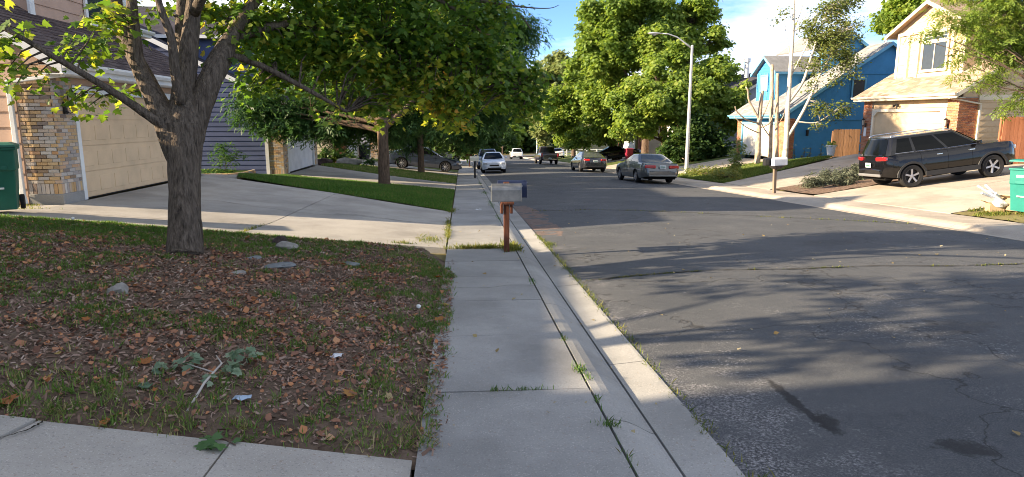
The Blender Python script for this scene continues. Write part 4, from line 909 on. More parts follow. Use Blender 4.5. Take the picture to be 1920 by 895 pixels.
def auto_limbs(base, r, fork, blobs, lean=(0, 0), multi=1, seed=0, bend=.15):
    """trunk(s) to the fork, then one curved limb to every blob"""
    g = random.Random(seed); x, y, z = base; L = []; tops = []
    for k in range(multi):
        a = 2*math.pi*k/multi+g.random(); o = (r*1.5 if multi > 1 else 0); s = (.55 if multi > 1 else 0)
        p = [(x+o*.6*math.cos(a), y+o*.6*math.sin(a), z-.15, r*1.35), (x+o*.7*math.cos(a), y+o*.7*math.sin(a), z+.12, r*1.05), (x+o*math.cos(a)+lean[0]*.4, y+o*math.sin(a)+lean[1]*.4, z+fork*.5, r*.92), (x+(o+s*.5)*math.cos(a)+lean[0], y+(o+s*.5)*math.sin(a)+lean[1], z+fork, r*.9)]
        L.append(p); tops.append(p[-1])
    for bx, by, bz, br in sorted(blobs, key=lambda q: q[2]):
        t = min(tops, key=lambda q: math.hypot(q[0]-bx, q[1]-by)); c = np.array((bx, by, bz)); q = np.array(t[:3])
        q = q-np.array([0, 0, g.uniform(0, .25)*fork]); mid = (q*.55+c*.45)+np.array([g.uniform(-bend, bend), g.uniform(-bend, bend), .12*abs(c[2]-q[2])])
        rr_ = r*.55*min(1, .5+br/4); L.append([(*q, rr_), (*(q*.8+mid*.2+np.array([0, 0, .1])), rr_*.85), (*mid, rr_*.6), (*c, rr_*.22)])
    return L
def tree(name, label, base_xy, r, fork, blobs, dens, lpc, cr, size, tpl, lm, bm, seed, group=None, limbs_=None, multi=1, twig=.5, lean=(0, 0), n=10, split=None, **k):
    x, y = base_xy; z = tz(x, y)
    root = empty(name, (0, 0, 0), 0, label, 'tree', group)
    root.location = (x, y, z); root['label'] = label
    cr_o, C_ = crown('crown', lobes(blobs, *split, seed) if split else blobs, dens, lpc, cr, size, tpl, lm, root, seed, **k) if blobs else (None, None)
    t = trunk_mesh('trunk', limbs_ or auto_limbs((x, y, z), r, fork, blobs, lean, multi, seed), bm, root, C_, seed, n, twig)
    for o in root.children: o.location = (-x, -y, -z)
    return root

tree('yard_tree', 'tree left of the near driveway whose shade dapples the road', (-7.6, 4.6), .16, 2.2, [(-7.6, 4.6, 4.6, 1.1), (-7.2, 5.6, 5.0, .9), (-8.0, 3.6, 4.4, 1.0), (-7.5, 4.4, 5.9, 1.0), (-7.8, 6.2, 3.9, .6)], 60, 16, .3, .15, TRI3, l_maple, b_maple, 20, twig=.3, hole=.4)
TREE_G = 'street trees along the left lawns'
tree('maple_tree', 'big forked maple in the front yard with dark bark and yellowing leaves', (-3.44, 8.36), .2, 1.7, T1B, 195, 20, .22, .083, MAPLE, l_maple, b_maple, 21, limbs_=T1L, twig=.8, n=20, hole=.41, droop=.1, up=.42, surf_bias=2.2)
tree('locust_tree', 'street tree with straight ridged trunk standing in the purple house lawn strip', (-3.05, 26.1), .23, 2.6, T2B, 52, 26, .42, .30, SPRAY, l_locust, b_locust, 22, TREE_G, hole=.33, twig=.35, n=14)
tree('locust_tree', 'street tree with slim trunk in front of the grey sedan', (-2.38, 38.8), .19, 2.7, T3B, 30, 26, .5, .36, SPRAY, l_locust, b_locust, 23, TREE_G, twig=.3, n=12)
tree('shade_tree', 'dark leafy tree beyond the parked white sedan on the left', (-2.4, 62), .2, 2.8, T4B, 24, 22, .6, .36, TRI3, l_dark, b_brown, 24, TREE_G, twig=.2)
tree('shade_tree', 'dark leafy tree behind the silver car at the far left', (-9.0, 75), .25, 3.0, T5B, 18, 22, .7, .42, TRI3, l_dark, b_brown, 25, TREE_G, twig=.2)
tree('small_round_tree', 'small round dark tree near the far end of the street', (8.1, 131.5), .14, 1.2, T6B, 40, 22, .45, .3, TRI3, l_dark, b_brown, 26, twig=.2)
RG = 'maples along the right side'
tree('maple_tree', 'yellow green maple with several spreading trunks beside the lamp post', (16.4, 51.2), .24, 1.5, R1B, 62, 34, .34, .2, TRI3, l_green, b_brown, 31, RG, multi=4, twig=.3, hole=.3, split=(9, .36))
tree('maple_tree', 'tallest green maple behind the lamp post', (16.2, 57.6), .34, 2.6, R2B, 42, 36, .42, .22, TRI3, l_green, b_brown, 32, RG, twig=.25, hole=.3, split=(12, .34))
tree('maple_tree', 'green maple overhanging the dark sedan on the right', (15.6, 65.5), .3, 2.3, R3B, 42, 34, .42, .22, TRI3, l_green, b_brown, 33, RG, multi=2, twig=.2, hole=.3, split=(11, .34))
tree('maple_tree', 'lighter green tree farthest along the right side', (15.0, 88), .3, 2.5, R4B, 30, 26, .5, .3, TRI3, l_pale, b_brown, 34, RG, twig=.2, hole=.3, split=(11, .34))
tree('ash_tree', 'leafy tree overhanging the cream house from behind the red fence', (20.9, 21.6), .12, 2.2, EB, 120, 20, .26, .2, SPRAY, l_green, b_brown, 35, twig=.6, hole=.34)
tree('aspen_tree', 'tall white barked aspen with sparse leaves in front of the blue house', (18.9, 37.0), .13, 2, ASPB, 120, 22, .36, .105, ROUND, l_aspen, b_aspen, 36, limbs_=ASPL, twig=.9, hole=.36, surf_bias=3)
for k, (L, lab) in enumerate(((D1, 'bare pollarded trunk with curling stubs at the blue house lawn'), (D2, 'bare topped trunk standing left of the white aspen'), (D3, 'thin bare topped trunk nearest the white aspen'))):
    x, y = L[0][0][0], L[0][0][1]
    tree('dead_trunk', lab, (x, y), .1, 1, [], 0, 0, 0, 0, ROUND, None, b_dead, 40+k, 'bare trunks by the blue house', limbs_=L, twig=0)
for k, (key, lm, lab, bx) in enumerate((('a', l_dark, 'dark green tree at the far end left of the road', 0), ('b', l_dry, 'brown dry tree at the far end of the street', 1), ('c', l_pale, 'pale green tree at the far end of the street', 2), ('d', l_green, 'low bright green tree at the far end of the street', 3), ('e', l_dark, 'dark tree behind the far lamp post', 4), ('f', l_pale, 'tall pale tree beyond the far end on the right', 5))):
    B = FAR[key]; cx, cy_ = sum(b[0] for b in B)/len(B), sum(b[1] for b in B)/len(B)
    tree('far_tree', lab, (cx, cy_), .25, 2.0, B, 11, 22, 1.1, .8, TRI3, lm, b_brown, 50+k, 'trees at the end of the street', twig=.15, squash=1.0)
tree('background_tree', 'green tree rising behind the cream house roof', (37.5, 52), .2, 3, BG['a'], 30, 22, .5, .3, TRI3, l_green, b_brown, 61, twig=.2)
tree('background_tree', 'small tree top showing behind the blue house roof', (38.5, 60), .2, 3, BG['b'], 40, 22, .5, .3, TRI3, l_green, b_brown, 62, twig=.2)
# ================================================================== VEHICLES
def carpaint(name, c, flake=.35, rough=.28): return plain(name, c, rough, .5, metal=flake, coat=1.)
m_tyre = plain('tyre_rubber', (.018, .018, .019), .85, .25, bump=.3, bscale=60)
m_rim = plain('alloy_rim', (.4, .4, .42), .35, .5, metal=.8)
m_cglass = plain('car_glass', (.004, .005, .006), .05, .12)
m_cglass_l = plain('car_glass_light', (.07, .08, .075), .06, .5)
m_trimb = plain('black_plastic', (.02, .02, .021), .6, .35)
m_under = plain('car_underside', (.008, .008, .008), .9, .1)
m_red = plain('tail_lamp_red', (.42, .012, .014), .15, .6, coat=.8)
m_clear = plain('head_lamp', (.62, .64, .66), .12, .6, coat=.8)
m_chrome = plain('chrome', (.6, .6, .62), .12, .6, metal=1.)
m_plate = plain('number_plate', (.62, .66, .64), .5)
m_plateg = plain('number_plate_print', (.08, .2, .14), .5)
WHEELS = {}
def wheel_meshes(r, w, spokes, rimr):
    key = (r, w, spokes, rimr)
    if key in WHEELS: return WHEELS[key]
    ri = r*rimr
    t = MB().lathe([(ri, -w*.42), (r*.9, -w*.5), (r*.975, -w*.42), (r, -w*.25), (r, w*.25), (r*.975, w*.42), (r*.9, w*.5), (ri, w*.42)], (0, 0, 0), 'y', 28, False)
    k = MB().lathe([(ri, -w*.1), (ri, w*.43), (ri*.95, w*.44), (ri*.93, w*.36), (ri*.9, w*.05), (.0, w*.04)], (0, 0, 0), 'y', 28, False)
    s = MB()
    for i in range(spokes):
        a = 2*math.pi*i/spokes; c, q = math.cos(a), math.sin(a); wd0, wd1 = ri*(.45/spokes+.015), ri*(.62/spokes+.02)
        def P(rad, off, y): return (c*rad-q*off, y, q*rad+c*off)
        s.hexa([P(.05*r, -wd0, w*.22), P(ri*.95, -wd1, w*.3), P(ri*.95, wd1, w*.3), P(.05*r, wd0, w*.22), P(.05*r, -wd0, w*.36), P(ri*.95, -wd1*.8, w*.42), P(ri*.95, wd1*.8, w*.42), P(.05*r, wd0, w*.36)])
    s.lathe([(r*.15, w*.2), (r*.16, w*.36), (r*.1, w*.41), (0, w*.41)], (0, 0, 0), 'y', 14)
    WHEELS[key] = (t.mesh('wheel', True, m_tyre), k.mesh('rim', True, m_trimb if spokes < 16 else m_rim), s.mesh('spokes', False, m_rim))
    WHEELS[key][0].set_sharp_from_angle(angle=R(35)); WHEELS[key][1].set_sharp_from_angle(angle=R(35))
    return WHEELS[key]

def car(name, label, cat, xy, heading, pm, L, W, H_, wb, fo, wr, top, gh, glassm=None, group=None, spokes=10, rimr=.66, cladding=None, sill=.22, tail=None, head=None, plate=True, bump_col=None, rails=False, doors=2, tumble=.70, pillar_dark=False, rear_glass=True, bed=None, low=False, win_split=None, wsp=.5, zoff=0.):
    """x forward; top = shoulder line (x, z) from tail to nose; gh = greenhouse (xr0, xr1, xf1, xf0) base/top of rear and front glass"""
    glassm = glassm or m_cglass
    root = empty(name, (0, 0, 0), 0, label, cat, group)
    xf = wb/2+fo; xr = xf-L; T = np.array(top); S = lambda x: float(np.interp(x, T[:, 0], T[:, 1])); ra = wr*1.16
    def hw(x):
        w = W/2; e = .5
        if x > xf-e: w *= 1-.30*((x-(xf-e))/e)**2.3
        if x < xr+e: w *= 1-.22*(((xr+e)-x)/e)**2.3
        return w
    def zb0(x):
        z = sill
        if x > xf-.5: z += .06*((x-xf+.5)/.5)
        if x < xr+.55: z += .10*((xr+.55-x)/.55)
        return z
    def zb(x):
        z = zb0(x)
        for xw in (wb/2, -wb/2):
            d = abs(x-xw)
            if d < ra: z = max(z, wr+math.sqrt(ra*ra-d*d)*.97)
        return min(z, S(x)-.06)
    def sec(q): return float(np.interp(q, [0, .12, .35, .6, .85, 1], [.93, .965, 1, 1, .975, .925]))
    xs = set(np.linspace(xr, xf, 46).tolist())
    for xw in (wb/2, -wb/2):
        for k in range(17): xs.add(xw+ra*math.cos(math.pi*k/16))
        xs.add(xw+ra*1.0005); xs.add(xw-ra*1.0005)
    for k in range(8): xs.add(xf-.5*(k/8)**2); xs.add(xr+.5*(k/8)**2)
    for x_, _ in top: xs.add(x_)
    xs = sorted(x for x in xs if xr-1e-6 <= x <= xf+1e-6)
    xs = [x for i, x in enumerate(xs) if i == 0 or x-xs[i-1] > .004]
    rows = [0, .1, .22, .38, .55, .7, .84, .93, 1]; tops = [.93, .8, .55, .28, 0]
    def ring(x):
        z0, zn, s_ = zb(x), zb0(x), S(x); w = hw(x); out = []
        for r_ in rows:
            z = z0+(s_-z0)*r_; q = (z-zn)/max(.05, s_-zn); out.append((x, w*sec(q), z))
        wt = w*sec(1)
        for t in tops: out.append((x, wt*t, s_+.035*(1-t*t)))
        return out+[(x, -y, z) for x, y, z in out[-2::-1]]
    P = [ring(x) for x in xs]
    b = MB(); b.grid(P)
    for e, d in ((P[0], -.035), (P[-1], .045)):
        k = len(e); c = (e[0][0]+d*1.6, 0, (S(e[0][0])+zb(e[0][0]))/2); n = len(b.v)
        inner = [((p[0]+d), p[1]*.9, c[2]+(p[2]-c[2])*.86) for p in e]
        b.grid([e, inner] if d > 0 else [inner, e]); b.poly(inner if d < 0 else inner[::-1])
    body = b.build('body', pm, root, smooth=True, auto=38)
    MB().box(xr+.12, xf-.12, -(W/2-.24), W/2-.24, sill-.03, min(wr*2.1, S(0)-.05)).build('underbody', m_under, root)
    # greenhouse
    xr0, xr1, xf1, xf0 = gh; zt = H_-.045
    lv = [0, .3, .62, .88, 1.0]
    def cont(t, off=0.):
        a = xr0+(xr1-xr0)*t; c = xf0+(xf1-xf0)*t; w = hw(0)*.93*(1-t**1.25)+W/2*tumble*t**1.25+off
        bow_f, bow_r = .14*(1-.4*t), .08
        ptsx = [(a-off, 0), (a+bow_r*.15-off, w*.45), (a+bow_r-off*.6, w*.84), (a+bow_r+.1, w)]
        ptsx += [(a+bow_r+.1+(c-bow_f-.14-a-bow_r-.1)*k/6, w) for k in range(1, 6)]
        ptsx += [(c-bow_f-.14, w), (c-bow_f+.02+off*.6, w*.84), (c-bow_f*.28+off, w*.45), (c+off, 0)]
        full = ptsx+[(x, -y) for x, y in ptsx[-2:0:-1]]
        out = []
        for x, y in full:
            z0 = S(x)+.01; out.append((x, y, z0+(zt-z0)*t))
        return out
    G = [cont(t) for t in lv]
    g = MB(); G2 = [r_+[r_[0]] for r_ in G]; g.grid(G2)
    n1 = G[-1]; cx = (xr1+xf1)/2
    def shrink(pts, f, dz): return [(cx+(x-cx)*f, y*f, z+dz) for x, y, z in pts]
    caps = [n1, shrink(n1, .93, .022), shrink(n1, .7, .038), shrink(n1, .35, .045)]
    g.grid([c+[c[0]] for c in caps]); g.poly(caps[-1])
    gho = g.build('roof', pm, root, smooth=True, auto=35)
    # glass, set a few mm proud of the pillars
    def side_pt(t, u, sgn):
        c = cont(t, .006); lo, hi = c[3], c[9]; x = lo[0]+(hi[0]-lo[0])*u; z0 = S(x)+.01
        return (x, sgn*lo[1], z0+(zt-z0)*t)
    splits = win_split or ([0.03, .47, .53, .98] if doors == 2 else [0.03, .27, .31, .63, .67, .98])
    for sgn in (1, -1):
        for k in range(0, len(splits), 2):
            u0, u1 = splits[k], splits[k+1]; q = MB()
            q.grid([[side_pt(t, u0+(u1-u0)*j/4, sgn) for j in range(5)][::int(sgn) or 1] for t in (.1, .4, .7, .9)])
            q.build('side_window', glassm, root)
            tr = MB(); lo = side_pt(.075, u0-.01, sgn); hi = side_pt(.075, u1+.01, sgn); tr.tube([lo, hi], .009, 4)
            if cladding: tr.build('window_trim', m_chrome, root)
    def end_glass(nm, idx, t0, t1):
        q = MB(); rows_ = []
        for t in np.linspace(t0, t1, 5):
            c = cont(float(t), .007); pts = [c[i] for i in idx]; rows_.append(pts)
        return q.grid(rows_).build(nm, glassm, root, smooth=True)
    nn = len(G[0])
    end_glass('windscreen', [10, 11, 12, 13, 14], .08, .93)
    if rear_glass: end_glass('rear_window', [2, 1, 0, nn-1, nn-2], .1, .92)
    # wheels
    tm, rm_, sm_ = wheel_meshes(wr, .215 if wr < .36 else .24, spokes, rimr)
    for xw in (wb/2, -wb/2):
        for sgn in (1, -1):
            o = new_obj('wheel', tm, None, root); o.location = (xw, sgn*(W/2-.125), wr); o.rotation_euler = (0, rng.random()*6, 0 if sgn > 0 else math.pi)
            new_obj('rim', rm_, None, o); new_obj('spokes', sm_, None, o)
    if cladding:
        for xw in (wb/2, -wb/2):
            for sgn in (1, -1):
                q = MB(); A = []
                for k in range(15):
                    a = math.pi*k/14; row = []
                    for rr_, dy in ((ra-.01, -.05), (ra-.005, .016), (ra+.06, .014), (ra+.075, -.01)):
                        x = xw+rr_*math.cos(a); z = max(zb0(x)-.0, wr+rr_*math.sin(a)*.97); row.append((x, sgn*(hw(x)*sec(.3)+dy), z))
                    A.append(row)
                q.grid(A).build('wheel_arch_trim', cladding, root, smooth=False)
        for sgn in (1, -1):
            MB().box(-wb/2+ra, wb/2-ra, sgn*(W/2)-.03, sgn*(W/2)+.012, sill-.02, sill+.14).build('sill_trim', cladding, root, bevel=.01)
    # mirrors, handles, door lines
    for sgn in (1, -1):
        x = xf0-.42; z = S(x)+.1
        MB().obox((x, sgn*(W/2+.06), z), (.1, .17, .12)).build('mirror', pm, root, bevel=.03, seg=3)
        hxs = [-.1, .95] if doors == 2 or doors == 3 else [.2]
        for hx in hxs:
            x = hx-wb*.12; MB().obox((x, sgn*(hw(x)*sec(.85)+.012), S(x)-.11), (.19, .03, .035)).build('door_handle', pm if cladding is None else m_chrome, root, bevel=.008)
        for x in ([xf0-.6, -.05*wb, -wb*.38] if not bed else [xf0-.6, -.02]):
            q = MB(); q.grid([[(x-.004, sgn*(hw(x)*sec((z-zb0(x))/(S(x)-zb0(x)))+.0025), z), (x+.004, sgn*(hw(x)*sec((z-zb0(x))/(S(x)-zb0(x)))+.0025), z)][::int(sgn)] for z in np.linspace(zb(x)+.04, S(x)-.02, 7)])
            q.build('door_gap', m_under, root)
    # lamps
    def lamp(nm, m, x, y, z, sx, sy, sz, rot, parent=None):
        for sgn in (1, -1):
            MB().obox((x, sgn*y, z), (sx, sy, sz), Matrix.Rotation(sgn*rot, 3, 'Z')).build(nm, m, root, bevel=min(sx, sz)*.3, seg=3)
    td = dict(z=S(xr+.05)-.16, y=W*.34, sy=.34, sz=.14, rot=-.32, inset=.05, m=m_red); td.update(tail or {})
    lamp('tail_lamp', td['m'], xr+td['inset'], td['y'], td['z'], .12, td['sy'], td['sz'], td['rot'])
    hd = dict(z=S(xf-.2)-.16, y=W*.345, sy=.36, sz=.13, rot=.42, inset=.09); hd.update(head or {})
    lamp('head_lamp', m_clear, xf-hd['inset'], hd['y'], hd['z'], .14, hd['sy'], hd['sz'], hd['rot'])
    MB().obox((xf+.035, 0, S(xf-.1)-.2), (.05, W*.38, .11)).build('grille', m_trimb, root, bevel=.02)
    MB().obox((xf+.03, 0, sill+.12), (.05, W*.55, .1)).build('air_intake', m_trimb, root, bevel=.02)
    MB().obox((xr-.02, 0, sill+.14), (.08, W*.72, .1)).build('rear_bumper', bump_col or m_trimb, root, bevel=.03)
    if plate:
        pz = td.get('pz', td['z']-.02)
        p = MB().obox((xr-.052, 0, pz), (.02, .31, .155)).build('number_plate', m_plate, root, bevel=.006)
        MB().obox((xr-.064, 0, pz), (.004, .24, .05)).build('plate_print', m_plateg, p)
    if rails:
        for sgn in (1, -1):
            y = sgn*(W/2*tumble-.06); q = MB(); q.tube([(xr1+.1, y, H_-.03), (xr1+.25, y, H_+.035), (xf1-.5, y, H_+.045), (xf1-.15, y, H_-.015)], .018, 6); q.build('roof_rail', m_chrome, root, smooth=True)
    # place on the ground, wheels on the slope
    x, y = xy; c, s_ = math.cos(heading), math.sin(heading)
    def gz(lx, ly): return tz(x+c*lx-s_*ly, y+s_*lx+c*ly)
    zf, zk = (gz(wb/2, .75)+gz(wb/2, -.75))/2, (gz(-wb/2, .75)+gz(-wb/2, -.75))/2
    zl, zr_ = (gz(wb/2, .75)+gz(-wb/2, .75))/2, (gz(wb/2, -.75)+gz(-wb/2, -.75))/2
    X = Vector((c*wb, s_*wb, zf-zk)).normalized(); Y = Vector((-s_*1.5, c*1.5, zl-zr_)).normalized(); Z = X.cross(Y).normalized(); Y = Z.cross(X)
    M4 = Matrix((X, Y, Z)).transposed().to_4x4(); M4.translation = (x, y, (zf+zk)/2+.012+zoff); root.matrix_world = M4
    return root

sedan_top = lambda xr, xf, h1=.98, h2=.92, h0=.72: [(xr, .70), (xr+.06, .90), (xr+.14, h1-.01), (xr+.9, h1+.0), (0, h1-.02), (xf-1.25, h2), (xf-.5, h2-.12), (xf-.14, h0), (xf-.04, h0-.08), (xf, h0-.22)]
c_grey = carpaint('grey_metallic', (.085, .09, .105), .5, .3); c_silver = carpaint('silver_metallic', (.34, .36, .40), .55, .32); c_white = carpaint('white_car_paint', (.62, .68, .76), .0, .3)
c_blue = carpaint('dark_blue_paint', (.03, .06, .13), .3, .28); c_black = plain('black_paint', (.005, .005, .006), .14, .35, coat=.35); c_char = carpaint('charcoal_paint', (.022, .024, .03), .3, .22)
c_lesabre = carpaint('grey_green_metallic', (.1, .112, .112), .45, .32); c_brown = carpaint('dark_brown_paint', (.03, .018, .016), .2, .25); c_wh2 = carpaint('cream_white_paint', (.72, .72, .70), 0., .35)

# black suv on the driveway across the street
car('black_suv', 'black suv with chrome window trim parked nose up on the driveway across the street', 'car', (16.05, 21.15), R(-4), c_black, 4.42, 1.86, 1.72, 2.62, .92, .37,
    [(-2.19, .66), (-2.18, .9), (-2.14, 1.1), (-1.6, 1.11), (0, 1.09), (1.0, 1.12), (1.45, 1.13), (1.95, 1.1), (2.12, 1.03), (2.2, .88), (2.23, .55)], (-2.15, -1.93, .35, 1.25), doors=3, spokes=5, rimr=.66, cladding=m_trimb, sill=.34,
    tail=dict(z=1.02, y=.64, sy=.42, sz=.13, rot=-.3, inset=.06, pz=.82), bump_col=plain('bumper_grey', (.16, .16, .165), .5), rails=True, tumble=.75, win_split=[.06, .25, .29, .62, .66, .97])
# grey-green sedan seen from behind
car('old_sedan', 'grey green sedan with wide red tail lamps parked at the right curb', 'car', (9.35, 33.2), R(92.5), c_lesabre, 5.08, 1.87, 1.42, 2.81, 1.02, .325,
    [(-2.65, .58), (-2.62, .8), (-2.52, .95), (-1.6, 1.0), (0, .96), (1.1, .93), (1.6, .88), (2.2, .78), (2.38, .62), (2.43, .45)], (-1.85, -1.05, .15, 1.1), m_cglass_l, spokes=20, rimr=.62, sill=.24,
    tail=dict(z=.80, y=.58, sy=.52, sz=.15, rot=-.22, inset=.06, pz=.80), bump_col=c_lesabre, tumble=.66)
# dark sedan behind it
car('dark_sedan', 'dark charcoal sedan parked at the right curb under the maples', 'car', (9.3, 48.3), R(91.5), c_char, 4.85, 1.86, 1.46, 2.8, .95, .335, sedan_top(-2.5, 2.35, 1.0), (-2.1, -1.0, .25, 1.2), m_cglass_l, sill=.24,
    tail=dict(z=.86, y=.6, sy=.44, sz=.14, rot=-.4, inset=.06, pz=.78), tumble=.66)
PK = [(-2.95, .62), (-2.93, 1.0), (-2.9, 1.12), (-.9, 1.13), (-.6, 1.14), (1.2, 1.12), (1.5, 1.1), (2.4, 1.02), (2.65, .9), (2.72, .55)]
def pickup(name, label, xy, hd, pm, group=None, **k):
    c = car(name, label, 'pickup', xy, hd, pm, 5.75, 1.95, 1.88, 3.5, 1.02, .4, PK, (-.85, -.7, .35, 1.3), spokes=6, sill=.42, tail=dict(z=.98, y=.86, sy=.15, sz=.36, rot=-.05, inset=.04, pz=.62), bump_col=m_chrome, tumble=.74, bed=True, group=group, **k)
    MB().box(-2.72, -1.0, -.78, .78, 1.145, 1.17).build('load_bed', m_trimb, c)
    q = MB()
    for s in (1, -1): q.box(-2.9, -.95, s*.86-.04, s*.86+.04, 1.13, 1.2)
    q.box(-2.92, -2.84, -.85, .85, 1.13, 1.19); q.build('bed_rail', pm, c, bevel=.015)
    return c
pickup('brown_pickup', 'dark brown pickup seen from behind far down the right curb', (9.1, 71.2), R(91), c_brown)
# left side
car('grey_sedan', 'grey sedan with silver multi spoke wheels facing the street on a sloped driveway', 'car', (-2.52, 44.5), R(-2), carpaint('graphite_metallic', (.03, .04, .065), .15, .3), 4.95, 1.9, 1.52, 2.87, 1.0, .36, sedan_top(-2.52, 2.43, 1.06, .98, .8), (-2.15, -1.0, .3, 1.35), spokes=10, rimr=.7, sill=.24, tumble=.66)
car('white_sedan', 'pale white sedan facing the camera at the left curb', 'car', (2.25, 47.8), R(-90), c_white, 4.4, 1.72, 1.46, 2.6, .88, .31, sedan_top(-2.3, 2.18, 1.0, .96, .76), (-1.95, -.95, .35, 1.3), sill=.22, head=dict(z=.66, y=.6, sy=.34, sz=.15), tumble=.64)
car('blue_hatchback', 'dark blue car parked right behind the pale white sedan', 'car', (2.2, 56.2), R(-90), c_blue, 4.5, 1.85, 1.68, 2.65, .9, .35, [(-2.2, .62), (-2.17, .9), (-2.1, 1.06), (0, 1.06), (1.0, 1.05), (1.35, 1.02), (1.9, .93), (2.12, .78), (2.2, .5)], (-2.1, -1.7, .3, 1.3), doors=3, sill=.3, tumble=.68)
car('silver_suv', 'silver suv backed onto a driveway beyond the grey sedan', 'car', (-3.6, 63.6), R(8), c_silver, 4.6, 1.86, 1.68, 2.7, .9, .36, [(-2.3, .62), (-2.27, .9), (-2.2, 1.06), (0, 1.06), (1.0, 1.05), (1.4, 1.02), (1.95, .93), (2.15, .78), (2.25, .5)], (-2.2, -1.75, .3, 1.3), doors=3, sill=.3, tumble=.68)
pickup('white_pickup', 'white pickup on a far left driveway behind thin trunks', (-2.6, 80.5), R(-170), c_wh2)
car('white_suv', 'white suv driving away at the far end of the street', 'car', (8.55, 104), R(90), c_wh2, 4.6, 1.86, 1.68, 2.7, .9, .36, [(-2.3, .62), (-2.27, .9), (-2.2, 1.06), (0, 1.06), (1.0, 1.05), (1.4, 1.02), (1.95, .93), (2.15, .78), (2.25, .5)], (-2.2, -1.75, .3, 1.3), doors=3, sill=.3, tumble=.68)
car('black_coupe', 'low black car nosed down a shaded driveway under the maples', 'car', (15.6, 65.3), R(-4), c_black, 4.8, 1.9, 1.42, 2.72, .95, .35, sedan_top(-2.5, 2.3, .98, .96, .78), (-2.0, -.8, .1, 1.0), doors=2, sill=.24, tumble=.64)
car('white_compact', 'white car parked far right beyond the brown pickup', 'car', (13.4, 92), R(88), c_wh2, 4.4, 1.72, 1.46, 2.6, .88, .31, sedan_top(-2.3, 2.18, 1.0, .96, .76), (-1.95, -.95, .35, 1.3), sill=.22, tumble=.64)
# ================================================================== STREET FURNITURE AND SMALL THINGS
m_wood = surf('post_wood', [(.3, (.065, .024, .014)), (.55, (.125, .048, .028)), (.75, (.18, .08, .05))], 6, 8, .8, .4, 30, .006, .2, stretch=(6, 6, .8))
m_steel = surf('galvanised_steel', [(.3, (.12, .13, .14)), (.7, (.22, .23, .24))], 8, 6, .4, .05, 40, .002, .5, metal=.6)
m_navy = plain('navy_box_paint', (.012, .02, .055), .5, .3)
m_pole = surf('lamp_pole_steel', [(.3, (.5, .5, .5)), (.7, (.62, .62, .62))], 5, 6, .5, 0, metal=.4)
m_gbin = plain('green_bin_plastic', (.006, .10, .062), .5, .4, bump=.1, bscale=30)
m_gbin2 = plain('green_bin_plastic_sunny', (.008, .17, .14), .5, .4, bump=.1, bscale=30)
m_dbin = plain('dark_bin_plastic', (.012, .016, .03), .5, .4)
m_rbin = plain('red_bin_plastic', (.3, .022, .05), .5, .4)
m_sticker = plain('bin_print', (.7, .72, .7), .6)

def mailbox_shell(L, w, h, n=9):
    """arched box along local x from 0 to L, open profile closed at both ends"""
    P = [(-w/2, 0), (w/2, 0), (w/2, h-w/2)]+[(w/2*math.cos(math.pi*k/n), h-w/2+w/2*math.sin(math.pi*k/n)) for k in range(1, n)]+[(-w/2, h-w/2)]
    return MB().prism([(0, y, z) for y, z in P], (L, 0, 0)), P
def mailbox(name, label, loc, rz, specs, post, pm, group=None, lean=0):
    """specs: (y offset, x offset, z, L, w, h, material, flag)"""
    r = empty(name, loc, rz, label, 'mailbox', group); r.rotation_euler = (0, lean, rz)
    ph, pw = post; MB().box(-pw/2, pw/2, -pw/2, pw/2, -.25, ph).build('post', pm, r, bevel=.006)
    for y, x, z, L, w, h, m, flag in specs:
        b, P = mailbox_shell(L, w, h); o = b.build('box', m, r, bevel=.004); o.location = (x, y, z)
        d = MB().prism([(L+.002, yy*1.03, zz*1.02-.002) for yy, zz in P], (.012, 0, 0)).build('door', m, o, bevel=.003)
        MB().box(L+.014, L+.035, -.03, .03, h-.05, h-.035).build('latch', m_steel, o)
        if flag: MB().box(L*.55, L*.62, -w/2-.016, -w/2-.006, h*.45, h*.98).build('flag', flag, o)
    return r
zpost = tz(.7, 10.34)
mb = mailbox('mailbox', 'brown wooden post with a silver mailbox and a navy one behind it', (.70, 10.36, zpost), 0, [(-.15, -.25, .835, .46, .19, .275, m_steel, None), (.17, -.13, .86, .45, .185, .275, m_navy, None)], (1.12, .088), m_wood)
q = MB(); q.box(-.1, .1, -.29, .29, .795, .832); q.build('cross_arm', m_wood, mb, bevel=.004)
q = MB()
for s in (1, -1): q.box(s*.075-.022, s*.075+.022, -.05, .05, .62, .795)
q.build('bracket', m_wood, mb, bevel=.006)
m_cbox = plain('cream_box_paint', (.7, .66, .52), .5); m_bpost = plain('black_post', (.015, .014, .013), .6)
mailbox('mailbox', 'cream mailbox on a black post near the white sedan', (.72, 36.8, tz(.72, 36.8)), 0, [(0, -.28, .95, .5, .22, .26, m_cbox, None)], (.96, .1), m_bpost)
mailbox('mailbox', 'small brown mailbox farther along the left curb', (.70, 60.5, tz(.7, 60.5)), 0, [(0, -.28, .95, .5, .2, .22, m_wood, None)], (.96, .1), m_wood)
m_wbox = plain('white_box_paint', (.68, .68, .67), .45); m_bbox = plain('black_box_paint', (.02, .02, .022), .45)
mr_ = mailbox('mailbox', 'paired white and black mailboxes on a post across the street', (11.32, 23.0, tz(11.32, 23.0)), R(186), [(.17, -.32, 1.02, .5, .2, .29, m_wbox, None), (-.10, -.1, 1.02, .46, .19, .27, m_bbox, None)], (1.0, .1), surf('grey_post', (.2, .15, .11), 8, 6, .85, .4, 30, .005), lean=R(2.5))
MB().lathe([(.05, .86), (.17, .9), (.27, .99), (.27, 1.015), (0, 1.016)], (-.05, .03, 0), n=14).build('tray', m_bbox, mr_)

